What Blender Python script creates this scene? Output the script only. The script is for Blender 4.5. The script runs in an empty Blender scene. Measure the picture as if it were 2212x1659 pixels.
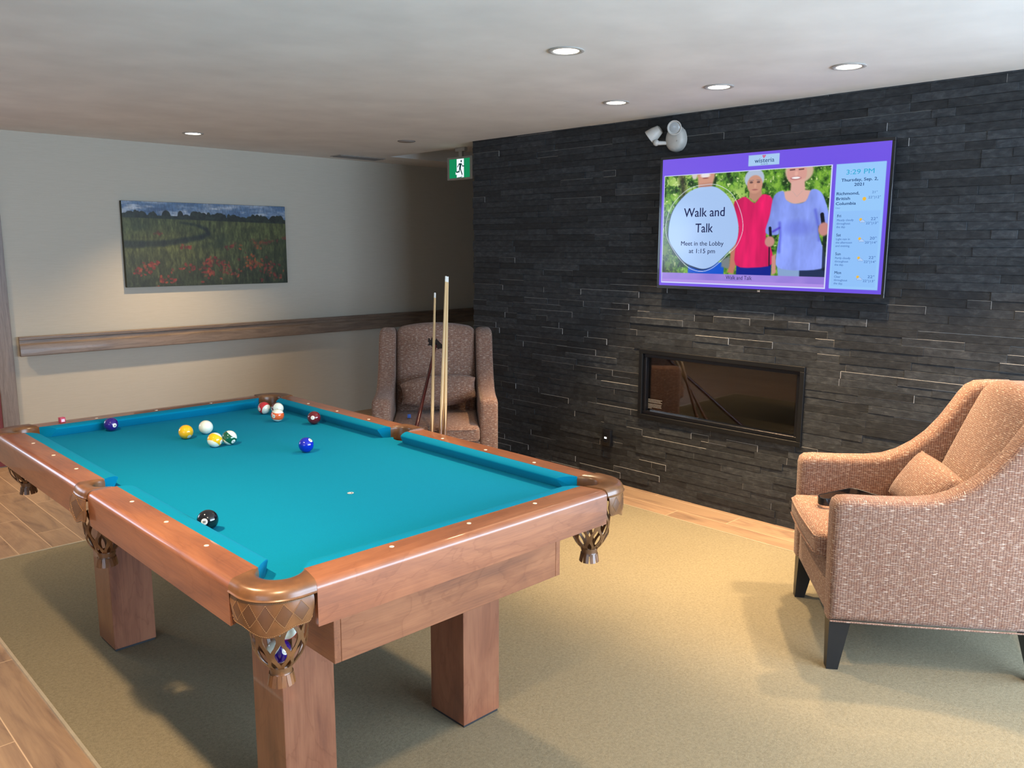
import bpy, bmesh, math, random
import numpy as np
from mathutils import Vector, Matrix, Quaternion

scene = bpy.context.scene
COL = scene.collection
PI = math.pi

# ------------------------------------------------------------------ camera
cam_d = bpy.data.cameras.new('camera')
cam = bpy.data.objects.new('camera', cam_d)
COL.objects.link(cam)
scene.camera = cam
F_PX, W_PX = 1790.0, 2212.0
cam_d.sensor_fit = 'HORIZONTAL'
cam_d.sensor_width = 36.0
cam_d.lens = 36.0 * F_PX / W_PX
cam_d.clip_start = 0.05
yaw, pitch, roll = 0.7718757, 0.1648048, 0.0034904
_f = Vector((math.sin(yaw)*math.cos(pitch), math.cos(yaw)*math.cos(pitch), -math.sin(pitch)))
_r = Vector((math.cos(yaw), -math.sin(yaw), 0))
_u = _r.cross(_f)
_r2 = _r*math.cos(roll) + _u*math.sin(roll)
_u2 = -_r*math.sin(roll) + _u*math.cos(roll)
M = Matrix((_r2, _u2, -_f)).transposed().to_4x4()
M.translation = Vector((-1.40597, -2.67396, 1.58780))
cam.matrix_world = M

# ------------------------------------------------------------------ render look
scene.view_settings.view_transform = 'Standard'
scene.view_settings.look = 'None'
scene.view_settings.gamma = 1.0
scene.view_settings.use_curve_mapping = False
scene.view_settings.exposure = 0.0

world = bpy.data.worlds.new('daylight')
scene.world = world
world.use_nodes = True
world.node_tree.nodes['Background'].inputs[0].default_value = (0.62, 0.78, 1.0, 1)
world.node_tree.nodes['Background'].inputs[1].default_value = 1.0

CEIL = 2.37
WALL_Y = 4.05
STONE_X = 2.906

def area(name, loc, rot, sx, sy, power, color):
    l = bpy.data.lights.new(name, 'AREA'); l.shape = 'RECTANGLE'
    l.size, l.size_y, l.energy, l.color = sx, sy, power, color
    o = bpy.data.objects.new(name, l); COL.objects.link(o)
    o.location = loc; o.rotation_euler = rot
    return o
DAY = (0.60, 0.78, 1.0)
# daylight coming in through the glazing of the window walls (behind and left of the camera)
area('window_daylight_front', (2.75, -4.93, 1.3), (-PI/2, 0, PI), 6.1, 1.75, 580, DAY)
area('window_daylight_left', (-4.93, -3.2, 1.3), (PI/2, 0, -PI/2), 2.8, 1.75, 50, DAY)
area('window_daylight_back', (-2.15, 3.98, 1.70), (PI/2, 0, PI), 1.5, 0.8, 26, DAY)

WARM = (1.0, 0.69, 0.39)
def spot(name, loc, power, size=100, blend=0.6, color=WARM, radius=0.045):
    l = bpy.data.lights.new(name, 'SPOT'); l.energy = power; l.color = color
    l.spot_size = math.radians(size); l.spot_blend = blend; l.shadow_soft_size = radius
    o = bpy.data.objects.new(name, l); COL.objects.link(o); o.location = loc
    return o
CAN_POWER = 165
CANS = [(1.21, -0.294), (1.216, 3.274), (2.303, -0.971), (2.312, -0.314), (2.312, 0.333)]
CANS_OUT = [(-1.05, -0.294), (1.21, -2.7), (-1.05, -2.0), (2.31, -1.63), (-1.05, 3.27)]
for i, (px, py) in enumerate(CANS + CANS_OUT):
    wash = px > 2.2
    spot('downlight_lamp', (px, py, CEIL-0.02), CAN_POWER*(1.5 if wash else 1.35 if px < 0 and py < 0 else 1.0), 68 if wash else 125 if px < 0 else 104, 0.6 if wash else 0.85)

# ------------------------------------------------------------------ helpers
def s2l(c):
    return c/12.92 if c <= 0.04045 else ((c+0.055)/1.055)**2.4
def rgb(r, g, b, a=1.0):
    return (s2l(r/255), s2l(g/255), s2l(b/255), a)

def link(o, parent=None):
    COL.objects.link(o)
    if parent is not None: o.parent = parent
    return o

def tag(o, label=None, cat=None, group=None, kind=None):
    if label: o['label'] = label
    if cat: o['category'] = cat
    if group: o['group'] = group
    if kind: o['kind'] = kind
    return o

def thing(name, label, cat, loc=(0, 0, 0), rotz=0.0, group=None):
    o = bpy.data.objects.new(name, None)
    o.empty_display_size = 0.1
    link(o); o.location = loc; o.rotation_euler = (0, 0, rotz)
    return tag(o, label, cat, group)

def smooth(me, angle=35):
    for p in me.polygons: p.use_smooth = True
    bm = bmesh.new(); bm.from_mesh(me)
    lim = math.radians(angle)
    for e in bm.edges:
        if len(e.link_faces) == 2:
            e.smooth = e.calc_face_angle(0) < lim
    bm.to_mesh(me); bm.free()

def box_uv(me):
    uv = me.uv_layers.new(name='UVMap')
    for p in me.polygons:
        n = p.normal; ax = max(range(3), key=lambda i: abs(n[i]))
        for li in p.loop_indices:
            co = me.vertices[me.loops[li].vertex_index].co
            uv.data[li].uv = {0: (co.y, co.z), 1: (co.x, co.z), 2: (co.x, co.y)}[ax]

def obj(name, bm, m, parent=None, sm=35, uv=False, label=None):
    me = bpy.data.meshes.new(name)
    if isinstance(bm, tuple):
        me.from_pydata(bm[0], [], bm[1]); me.update()
        b2 = bmesh.new(); b2.from_mesh(me); bmesh.ops.recalc_face_normals(b2, faces=b2.faces); b2.to_mesh(me); b2.free()
    else:
        bmesh.ops.recalc_face_normals(bm, faces=bm.faces)
        bm.to_mesh(me); bm.free()
    if isinstance(m, (list, tuple)):
        for x in m: me.materials.append(x)
    else:
        me.materials.append(m)
    if sm: smooth(me, sm)
    if uv: box_uv(me)
    o = bpy.data.objects.new(name, me)
    link(o, parent)
    if label: o['label'] = label
    return o

def struct(name, bm, m, **k):
    o = obj(name, bm, m, **k); o['kind'] = 'structure'; return o

def bx(bm, lo, hi, bev=0.0, seg=2, mat=0):
    """add an axis aligned (optionally bevelled) box"""
    r = bmesh.ops.create_cube(bm, size=1.0)
    vs = r['verts']
    for v in vs:
        v.co = Vector([lo[i] + (v.co[i]+0.5)*(hi[i]-lo[i]) for i in range(3)])
    fs = list({f for v in vs for f in v.link_faces})
    for f in fs: f.material_index = mat
    if bev > 0:
        es = list({e for v in vs for e in v.link_edges})
        bmesh.ops.bevel(bm, geom=es, offset=bev, segments=seg, profile=0.5, affect='EDGES', clamp_overlap=True)
    return vs

def NB(): return bmesh.new()

def prism(bm, pts, axis, a, b, bev=0.0, seg=3, mat=0):
    """extrude a 2D polygon; axis 0: pts=(y,z), 1: (x,z), 2: (x,y)"""
    def mk(p, t):
        return {0: (t, p[0], p[1]), 1: (p[0], t, p[1]), 2: (p[0], p[1], t)}[axis]
    va = [bm.verts.new(mk(p, a)) for p in pts]
    vb = [bm.verts.new(mk(p, b)) for p in pts]
    n = len(pts)
    fa = bm.faces.new(va); fb = bm.faces.new(vb)
    fs = [fa, fb]
    for i in range(n):
        fs.append(bm.faces.new((va[i], va[(i+1) % n], vb[(i+1) % n], vb[i])))
    for f in fs: f.material_index = mat
    bmesh.ops.recalc_face_normals(bm, faces=fs)
    if bev > 0:
        es = list(set(fa.edges) | set(fb.edges))
        bmesh.ops.bevel(bm, geom=es, offset=bev, segments=seg, profile=0.5, affect='EDGES', clamp_overlap=True)

def loft(rings, close_ring=True, caps=True, close_path=False):
    """rings: list of lists of 3D points; returns (verts, faces)"""
    V = []; Fc = []
    n = len(rings[0])
    for rg in rings: V += [tuple(p) for p in rg]
    m = len(rings)
    for i in range(m if close_path else m-1):
        j = (i+1) % m
        for k in range(n if close_ring else n-1):
            l = (k+1) % n
            Fc.append((i*n+k, i*n+l, j*n+l, j*n+k))
    if caps and close_ring and not close_path:
        Fc.append(tuple(range(n))); Fc.append(tuple((m-1)*n+k for k in range(n)))
    return V, Fc

def lathe(prof, seg=32, center=(0, 0), caps=True):
    rings = []
    for r, z in prof:
        rings.append([(center[0]+r*math.cos(2*PI*k/seg), center[1]+r*math.sin(2*PI*k/seg), z) for k in range(seg)])
    return loft(rings, caps=caps)

def tube(p0, p1, r0, r1, seg=16):
    p0, p1 = Vector(p0), Vector(p1)
    d = (p1-p0).normalized()
    a = d.orthogonal().normalized(); b = d.cross(a)
    rings = []
    for p, r in ((p0, r0), (p1, r1)):
        rings.append([p + a*r*math.cos(2*PI*k/seg) + b*r*math.sin(2*PI*k/seg) for k in range(seg)])
    return loft(rings)

def path_tube(pts, radii, seg=12):
    rings = []
    for i, p in enumerate(pts):
        p = Vector(p)
        d = (Vector(pts[min(i+1, len(pts)-1)]) - Vector(pts[max(i-1, 0)])).normalized()
        up = Vector((0, 0, 1)) if abs(d.z) < 0.95 else Vector((1, 0, 0))
        a = d.cross(up).normalized(); b = d.cross(a)
        r = radii[i] if isinstance(radii, (list, tuple)) else radii
        rings.append([p + a*r*math.cos(2*PI*k/seg) + b*r*math.sin(2*PI*k/seg) for k in range(seg)])
    return loft(rings)

def merge(*parts):
    V = []; Fc = []
    for v, f in parts:
        o = len(V); V += list(v); Fc += [tuple(i+o for i in ff) for ff in f]
    return V, Fc

def ribbon(pts, norms, width, th):
    rings = []
    for i, p in enumerate(pts):
        p = Vector(p); n = Vector(norms[i]).normalized()
        d = (Vector(pts[min(i+1, len(pts)-1)]) - Vector(pts[max(i-1, 0)])).normalized()
        t = d.cross(n).normalized()
        w = width[i] if isinstance(width, (list, tuple)) else width
        rings.append([p - t*w/2 - n*th/2, p + t*w/2 - n*th/2, p + t*w/2 + n*th/2, p - t*w/2 + n*th/2])
    return loft(rings)

def text_geo(s, size, origin, xdir, ydir, align='LEFT', bold=0.0, depth=0.0, width=None, shear=0.0):
    """text as mesh data (verts, faces) laid on a plane in space"""
    c = bpy.data.curves.new('txt', 'FONT')
    c.body = s; c.size = size; c.align_x = align; c.offset = bold*size; c.resolution_u = 3; c.shear = shear
    o = bpy.data.objects.new('txt', c)
    COL.objects.link(o)
    bpy.context.view_layer.update()
    dg = bpy.context.evaluated_depsgraph_get()
    me = bpy.data.meshes.new_from_object(o.evaluated_get(dg))
    xs = [v.co.x for v in me.vertices]
    sx = 1.0
    if width and xs: sx = width/(max(xs)-min(xs))
    O, X, Y = Vector(origin), Vector(xdir).normalized(), Vector(ydir).normalized()
    V = [tuple(O + X*v.co.x*sx + Y*v.co.y) for v in me.vertices]
    Fc = [tuple(p.vertices) for p in me.polygons]
    bpy.data.objects.remove(o); bpy.data.meshes.remove(me); bpy.data.curves.remove(c)
    return V, Fc

# ------------------------------------------------------------------ materials
class NT:
    def __init__(s, name):
        s.m = bpy.data.materials.new(name); s.m.use_nodes = True
        s.t = s.m.node_tree; s.n = s.t.nodes
        s.p = s.n['Principled BSDF']
    def add(s, typ, **k):
        nd = s.n.new(typ)
        for a, v in k.items():
            if a.startswith('i_'): nd.inputs[a[2:].replace('_', ' ')].default_value = v
            else: setattr(nd, a, v)
        return nd
    def l(s, a, b): s.t.links.new(a, b)
    def coord(s, kind='Object', scale=(1, 1, 1), loc=(0, 0, 0), rot=(0, 0, 0)):
        tc = s.add('ShaderNodeTexCoord'); mp = s.add('ShaderNodeMapping')
        s.l(tc.outputs[kind], mp.inputs[0])
        mp.inputs['Scale'].default_value = scale; mp.inputs['Location'].default_value = loc; mp.inputs['Rotation'].default_value = rot
        return mp.outputs[0]
    def noise(s, vec, scale, detail=4, rough=0.55, dist=0.0):
        n = s.add('ShaderNodeTexNoise'); n.inputs['Scale'].default_value = scale
        n.inputs['Detail'].default_value = detail; n.inputs['Roughness'].default_value = rough; n.inputs['Distortion'].default_value = dist
        s.l(vec, n.inputs['Vector']); return n.outputs['Fac']
    def ramp(s, fac, stops):
        r = s.add('ShaderNodeValToRGB'); e = r.color_ramp.elements
        while len(e) > 1: e.remove(e[0])
        e[0].position = stops[0][0]; e[0].color = stops[0][1]
        for p, c in stops[1:]:
            x = e.new(p); x.color = c
        s.l(fac, r.inputs[0]); return r.outputs[0]
    def mix(s, fac, a, b, mode='MIX'):
        m = s.add('ShaderNodeMix', data_type='RGBA', blend_type=mode)
        for sock, v in ((m.inputs[0], fac), (m.inputs[6], a), (m.inputs[7], b)):
            if hasattr(v, 'links'): s.l(v, sock)
            else: sock.default_value = v
        return m.outputs[2]
    def math(s, op, a, b=None, c=None, clamp=False):
        m = s.add('ShaderNodeMath', operation=op, use_clamp=clamp)
        for i, v in enumerate((a, b, c)):
            if v is None: continue
            if hasattr(v, 'links'): s.l(v, m.inputs[i])
            else: m.inputs[i].default_value = v
        return m.outputs[0]
    def bump(s, h, strength=0.3, dist=0.002):
        b = s.add('ShaderNodeBump'); b.inputs['Strength'].default_value = strength; b.inputs['Distance'].default_value = dist
        s.l(h, b.inputs['Height']); s.l(b.outputs[0], s.p.inputs['Normal']); return b
    def base(s, c):
        if hasattr(c, 'links'): s.l(c, s.p.inputs['Base Color'])
        else: s.p.inputs['Base Color'].default_value = c
    def set(s, **k):
        for a, v in k.items(): s.p.inputs[a.replace('_', ' ')].default_value = v

def plain(name, c, rough=0.5, metal=0.0, coat=0.0, spec=0.5, noise=None, bump=0.0):
    t = NT(name)
    t.set(Roughness=rough, Metallic=metal, Coat_Weight=coat, Specular_IOR_Level=spec)
    v = t.coord()
    n = t.noise(v, noise or 30.0, 3)
    a = tuple(x*0.93 for x in c[:3])+(1,); b = tuple(min(1, x*1.06) for x in c[:3])+(1,)
    t.base(t.ramp(n, [(0.3, a), (0.7, b)]))
    if bump: t.bump(n, bump, 0.001)
    return t.m

def emit(name, c, strength=1.0):
    t = NT(name)
    e = t.add('ShaderNodeEmission'); e.inputs[0].default_value = c; e.inputs[1].default_value = strength
    t.l(e.outputs[0], t.n['Material Output'].inputs[0]); t.n.remove(t.p)
    return t.m

def wood(name, axis, c1, c2, c3, rough=0.4, coat=0.5, scale=1.0, streak=7.0):
    """cherry-like laminate: flowing figure stretched along one axis"""
    t = NT(name)
    sc = [streak*scale]*3; sc[axis] = 1.6*scale
    v = t.coord(scale=tuple(sc))
    n1 = t.noise(v, 1.0, 5, 0.6, 1.2)
    v2 = t.coord(scale=tuple(x*(1.0 if i == axis else 0.55) for i, x in enumerate(sc)), loc=(3, 7, 1))
    n2 = t.noise(v2, 1.1, 3, 0.5, 2.2)
    w = t.math('MULTIPLY', n2, 4.0); w = t.math('FRACT', w)
    ring = t.ramp(w, [(0.0, (0.25, 0.25, 0.25, 1)), (0.10, (0.75, 0.75, 0.75, 1)), (0.35, (1, 1, 1, 1)), (0.97, (0.9, 0.9, 0.9, 1)), (1.0, (0.25, 0.25, 0.25, 1))])
    col = t.ramp(n1, [(0.28, c3), (0.45, c1), (0.62, c2), (0.8, c1)])
    fine = [260*scale]*3; fine[axis] = 6*scale
    n3 = t.noise(t.coord(scale=tuple(fine)), 1.0, 2)
    col = t.mix(0.22, col, t.ramp(n3, [(0.3, c3), (0.6, c2)]))
    dark = t.mix(1.0, col, (0.80, 0.74, 0.70, 1), 'MULTIPLY')
    col = t.mix(ring, dark, col)
    t.base(col); t.set(Roughness=rough, Coat_Weight=coat, Coat_Roughness=0.05)
    t.bump(n3, 0.03, 0.0004)
    return t.m

def tweed(name, orange=0.0):
    t = NT(name)
    uvv = t.coord('UV')
    wv = t.noise(t.coord('UV', scale=(42, 360, 1)), 1.0, 1, 0.5)      # weft slubs, running along u
    wp = t.noise(t.coord('UV', scale=(330, 30, 1)), 1.0, 1, 0.5)      # warp slubs, running along v
    fv = t.noise(t.coord('UV', scale=(90, 700, 1)), 1.0, 2, 0.6)
    big = t.noise(t.coord('UV', scale=(45, 70, 1)), 1.0, 3, 0.65)
    base = t.ramp(big, [(0.34, rgb(106, 66, 52)), (0.46, rgb(134, 100, 80)), (0.56, rgb(106, 80, 70)), (0.68, rgb(146, 114, 90))])
    cream = rgb(224, 208, 192)
    dark = rgb(84, 52, 50)
    f1 = t.ramp(wv, [(0.58, (0, 0, 0, 1)), (0.72, (1, 1, 1, 1))])
    f2 = t.ramp(wp, [(0.60, (0, 0, 0, 1)), (0.72, (1, 1, 1, 1))])
    c = t.mix(t.ramp(fv, [(0.35, (0.55, 0.55, 0.55, 1)), (0.6, (0, 0, 0, 1))]), base, rgb(176, 146, 126))
    # rib grid of the weave, slightly uneven
    wob = t.noise(t.coord('UV', scale=(14, 14, 1)), 1.0, 2)
    sp = t.add('ShaderNodeSeparateXYZ'); t.l(uvv, sp.inputs[0])
    gx = t.math('SINE', t.math('ADD', t.math('MULTIPLY', sp.outputs[0], 2*PI/0.0092), t.math('MULTIPLY', wob, 5.0)))
    gy = t.math('SINE', t.math('ADD', t.math('MULTIPLY', sp.outputs[1], 2*PI/0.0066), t.math('MULTIPLY', wob, 4.0)))
    dx_ = t.ramp(gx, [(0.0, (0, 0, 0, 1)), (0.35, (0, 0, 0, 1)), (0.9, (1, 1, 1, 1))])
    dy_ = t.ramp(gy, [(0.0, (0, 0, 0, 1)), (0.35, (0, 0, 0, 1)), (0.9, (1, 1, 1, 1))])
    c = t.mix(t.math('MULTIPLY', dx_, 0.62), c, dark)
    c = t.mix(t.math('MULTIPLY', dy_, 0.45), c, dark)
    g = t.math('SUBTRACT', 1.0, t.math('MAXIMUM', dx_, dy_))
    c = t.mix(t.math('MULTIPLY', f2, 0.30), c, rgb(190, 160, 136))
    c = t.mix(t.math('MULTIPLY', f1, 0.62), c, cream)
    t.base(c); t.set(Roughness=0.95, Specular_IOR_Level=0.15, Sheen_Weight=0.15)
    h = t.math('ADD', t.math('ADD', wv, wp), t.math('MULTIPLY', g, 0.8))
    t.bump(h, 0.5, 0.0015)
    return t.m

def vcol_mat(name, emission=0.0, rough=0.6, bump=0.0):
    t = NT(name)
    a = t.add('ShaderNodeVertexColor', layer_name='Col')
    if emission:
        e = t.add('ShaderNodeEmission'); e.inputs[1].default_value = emission
        t.l(a.outputs[0], e.inputs[0])
        g = t.add('ShaderNodeBsdfGlossy'); g.inputs['Roughness'].default_value = 0.12; g.inputs['Color'].default_value = (0.035,)*3+(1,)
        ad = t.add('ShaderNodeAddShader'); t.l(e.outputs[0], ad.inputs[0]); t.l(g.outputs[0], ad.inputs[1])
        t.l(ad.outputs[0], t.n['Material Output'].inputs[0]); t.n.remove(t.p)
    else:
        t.base(a.outputs[0]); t.set(Roughness=rough)
        if bump: t.bump(t.noise(t.coord(scale=(1, 1, 1)), 160, 3), bump, 0.001)
    return t.m

CH1, CH2, CH3 = rgb(132, 80, 52), rgb(156, 100, 66), rgb(104, 62, 44)
wood_x = wood('cherry_along_x', 0, CH1, CH2, CH3)
wood_y = wood('cherry_along_y', 1, CH1, CH2, CH3)
wood_z = wood('cherry_along_z', 2, rgb(124, 76, 54), rgb(142, 92, 66), rgb(98, 59, 45))
rail_oak = wood('grey_brown_oak', 0, rgb(112, 98, 86), rgb(130, 114, 100), rgb(92, 79, 69), rough=0.42, coat=0.1, scale=1.6, streak=18)
casing_oak = wood('grey_oak_casing', 2, rgb(120, 110, 104), rgb(136, 126, 120), rgb(104, 94, 90), rough=0.5, coat=0.0, scale=2.0, streak=30)

def felt():
    t = NT('teal_cloth')
    n = t.noise(t.coord(), 900, 3); m = t.noise(t.coord(), 5, 3)
    c = t.ramp(n, [(0.3, rgb(0, 116, 152)), (0.7, rgb(0, 131, 168))])
    c = t.mix(t.math('MULTIPLY', m, 0.15), c, rgb(0, 112, 144))
    t.base(c); t.set(Roughness=0.95, Specular_IOR_Level=0.08, Sheen_Weight=0.05, Sheen_Tint=rgb(120, 220, 230))
    t.bump(n, 0.15, 0.0006)
    return t.m
cloth = felt()

def leather_mat():
    t = NT('brown_leather')
    n = t.noise(t.coord(), 420, 4, 0.6); m = t.noise(t.coord(), 18, 3)
    c = t.ramp(m, [(0.3, rgb(92, 60, 34)), (0.7, rgb(124, 84, 50))])
    t.base(c); t.set(Roughness=0.33, Coat_Weight=0.35, Coat_Roughness=0.25)
    t.bump(n, 0.12, 0.0006)
    return t.m
leather = leather_mat()
leather_dark = plain('leather_diamond', rgb(92, 61, 38), 0.4, coat=0.2, noise=60)
thread = plain('stitch_thread', rgb(150, 114, 76), 0.7)
sight_mat = plain('pearl_sight', rgb(240, 226, 205), 0.25)
black_rubber = plain('black_rubber', rgb(34, 36, 40), 0.6)
black_metal = plain('black_metal', rgb(17, 18, 20), 0.5, spec=0.3)
black_plastic = plain('black_plastic', rgb(24, 25, 30), 0.22, coat=0.3)
black_wood = plain('black_stained_wood', rgb(24, 26, 29), 0.4)
white_plastic = plain('white_plastic', rgb(176, 174, 168), 0.45)
grey_plastic = plain('grey_plastic', rgb(150, 148, 142), 0.55)

def carpet_mat():
    t = NT('carpet_pile')
    v = t.coord()
    n = t.noise(v, 520, 4, 0.7); m = t.noise(v, 90, 3, 0.6); b = t.noise(v, 2.0, 2)
    c = t.ramp(m, [(0.3, rgb(128, 120, 96)), (0.5, rgb(148, 139, 113)), (0.7, rgb(164, 154, 126))])
    c2 = t.ramp(n, [(0.3, rgb(96, 92, 78)), (0.55, rgb(150, 142, 120)), (0.75, rgb(204, 192, 168))])
    c = t.mix(0.5, c, c2)
    c = t.mix(t.math('MULTIPLY', b, 0.2), c, rgb(120, 114, 98))
    t.base(c); t.set(Roughness=1.0, Specular_IOR_Level=0.05)
    t.bump(t.math('ADD', n, m), 0.9, 0.004)
    return t.m

def plank_mat():
    t = NT('wood_look_tile')
    tc = t.add('ShaderNodeTexCoord'); sp = t.add('ShaderNodeSeparateXYZ'); t.l(tc.outputs['Object'], sp.inputs[0])
    u = t.math('DIVIDE', t.math('ADD', sp.outputs[0], 0.07), 0.1545)
    c = t.math('FLOOR', u); fu = t.math('FRACT', u)
    yy = t.math('DIVIDE', t.math('ADD', t.math('SUBTRACT', sp.outputs[1], 2.947), t.math('MULTIPLY', c, 0.335)), 0.95)
    r = t.math('FLOOR', yy); fy = t.math('FRACT', yy)
    eu = t.math('MULTIPLY', t.math('MINIMUM', fu, t.math('SUBTRACT', 1.0, fu)), 0.1545)
    ey = t.math('MULTIPLY', t.math('MINIMUM', fy, t.math('SUBTRACT', 1.0, fy)), 0.95)
    e = t.math('MINIMUM', eu, ey)
    grout = t.math('LESS_THAN', e, 0.0019)
    cv = t.add('ShaderNodeCombineXYZ'); t.l(c, cv.inputs[0]); t.l(r, cv.inputs[1])
    wn = t.add('ShaderNodeTexWhiteNoise', noise_dimensions='3D'); t.l(cv.outputs[0], wn.inputs['Vector'])
    off = t.add('ShaderNodeVectorMath', operation='MULTIPLY_ADD'); t.l(wn.outputs['Color'], off.inputs[0]); off.inputs[1].default_value = (13, 17, 5); t.l(tc.outputs['Object'], off.inputs[2])
    mp = t.add('ShaderNodeMapping'); mp.inputs['Scale'].default_value = (9, 1.6, 9); t.l(off.outputs[0], mp.inputs[0])
    n = t.noise(mp.outputs[0], 1.0, 5, 0.6, 1.6)
    mp2 = t.add('ShaderNodeMapping'); mp2.inputs['Scale'].default_value = (120, 5, 9); t.l(off.outputs[0], mp2.inputs[0])
    n2 = t.noise(mp2.outputs[0], 1.0, 3)
    col = t.ramp(n, [(0.26, rgb(100, 80, 66)), (0.40, rgb(136, 112, 92)), (0.58, rgb(158, 132, 106)), (0.8, rgb(150, 128, 106))])
    col = t.mix(0.18, col, t.ramp(n2, [(0.3, rgb(112, 90, 74)), (0.7, rgb(172, 146, 118))]))
    br = t.math('MULTIPLY_ADD', wn.outputs['Value'], 0.25, 0.85)
    hv = t.add('ShaderNodeHueSaturation'); t.l(br, hv.inputs['Value']); t.l(col, hv.inputs['Color'])
    col = t.mix(grout, hv.outputs[0], rgb(196, 170, 140))
    t.base(col); t.set(Roughness=0.48)
    t.bump(t.math('SUBTRACT', 1.0, grout), 0.3, 0.001)
    return t.m

def slate_mat():
    t = NT('black_ledgestone')
    v = t.coord()
    a = t.add('ShaderNodeVertexColor', layer_name='Col')       # r: per-stone tone, g: amount of painted edge glint and grout
    sp = t.add('ShaderNodeSeparateColor'); t.l(a.outputs[0], sp.inputs[0])
    n = t.noise(t.coord(scale=(1, 1, 2.2)), 22, 6, 0.65, 0.4); m = t.noise(v, 5, 3)
    col = t.ramp(n, [(0.3, rgb(27, 31, 35)), (0.5, rgb(42, 46, 50)), (0.66, rgb(58, 61, 64)), (0.8, rgb(88, 89, 90))])
    hv = t.add('ShaderNodeHueSaturation'); t.l(t.math('MULTIPLY_ADD', sp.outputs[0], 0.85, 0.58), hv.inputs['Value']); t.l(col, hv.inputs['Color'])
    col = t.mix(t.math('MULTIPLY', m, 0.25), hv.outputs[0], rgb(44, 43, 42))
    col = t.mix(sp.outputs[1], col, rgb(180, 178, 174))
    t.base(col); t.set(Roughness=0.62, Specular_IOR_Level=0.35)
    t.bump(n, 0.55, 0.005)
    return t.m

def wall_mat():
    t = NT('greige_wallcovering')
    n = t.noise(t.coord(scale=(1, 1, 30)), 12, 3); m = t.noise(t.coord(), 250, 2)
    t.base(t.ramp(n, [(0.3, rgb(182, 177, 163)), (0.7, rgb(188, 183, 170))]))
    t.set(Roughness=0.85); t.bump(m, 0.12, 0.0006)
    return t.m

carpet_m, plank_m, slate_m, wall_m = carpet_mat(), plank_mat(), slate_mat(), wall_mat()
ceil_m = plain('ceiling_paint', rgb(222, 222, 218), 0.9, noise=3)
metal_edge = plain('satin_metal_edge', rgb(214, 204, 178), 0.35, metal=0.6)
fabric = tweed('tweed')

# ------------------------------------------------------------------ the room
X0, X1, Y0 = -5.0, 8.0, -5.0
bm = NB(); bx(bm, (X0-0.1, Y0-0.1, -0.12), (X1, WALL_Y+0.1, 0.0)); struct('floor', bm, plank_m, sm=0)
bm = NB()
bx(bm, (X0-0.1, Y0-0.1, CEIL), (3.12, WALL_Y+0.1, CEIL+0.14))
bx(bm, (3.12, 3.54, CEIL), (X1, WALL_Y+0.1, CEIL+0.14))
bx(bm, (3.12, Y0-0.1, CEIL+0.11), (X1, 3.54, CEIL+0.14))
struct('ceiling', bm, ceil_m, sm=0)
bm = NB(); bx(bm, (-1.35, WALL_Y, 0), (X1, WALL_Y+0.1, CEIL)); bx(bm, (X0-0.1, WALL_Y, 0), (-2.95, WALL_Y+0.1, CEIL))
bx(bm, (-2.95, WALL_Y, 0), (-1.35, WALL_Y+0.1, 1.25)); bx(bm, (-2.95, WALL_Y, 2.15), (-1.35, WALL_Y+0.1, CEIL)); struct('wall_back', bm, wall_m, sm=0)
bm = NB(); bx(bm, (3.12, -2.60, 0), (6.0, -2.50, CEIL+0.11)); bx(bm, (6.0, Y0-0.1, 0), (6.1, -2.50, CEIL+0.11)); struct('wall_alcove', bm, wall_m, sm=0)
# side of the corridor behind the stone wall, and its far end
bm = NB(); bx(bm, (3.02, 2.02, 0), (X1, 2.16, CEIL+0.11)); struct('wall_corridor', bm, wall_m, sm=0)
bm = NB(); bx(bm, (X1, 2.0, 0), (X1+0.1, WALL_Y+0.1, CEIL+0.14)); struct('wall_corridor_end', bm, wall_m, sm=0)
# front wall and left wall with their window openings
def window_wall(name, axis, pos, thick, lo, hi, wins, z0, z1):
    bm = NB()
    def seg(a, b, za, zb):
        if axis == 1: bx(bm, (a, pos-thick, za), (b, pos, zb))
        else: bx(bm, (pos-thick, a, za), (pos, b, zb))
    seg(lo, hi, 0, z0); seg(lo, hi, z1, CEIL)
    e = lo
    for a, b in wins:
        seg(e, a, z0, z1); e = b
    seg(e, hi, z0, z1)
    struct(name, bm, wall_m, sm=0)
glass_t = NT('window_glass')
_tr = glass_t.add('ShaderNodeBsdfTransparent'); _gl = glass_t.add('ShaderNodeBsdfGlossy'); _gl.inputs['Roughness'].default_value = 0.02
_mx = glass_t.add('ShaderNodeMixShader'); _mx.inputs[0].default_value = 0.06
glass_t.l(_tr.outputs[0], _mx.inputs[1]); glass_t.l(_gl.outputs[0], _mx.inputs[2]); glass_t.l(_mx.outputs[0], glass_t.n['Material Output'].inputs[0])
window_wall('wall_front', 1, Y0, 0.1, X0-0.1, 6.0, [(-0.3, 5.8)], 0.42, 2.18)
window_wall('wall_left', 0, X0, 0.1, Y0-0.1, WALL_Y, [(-4.6, -1.8)], 0.42, 2.18)
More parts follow.
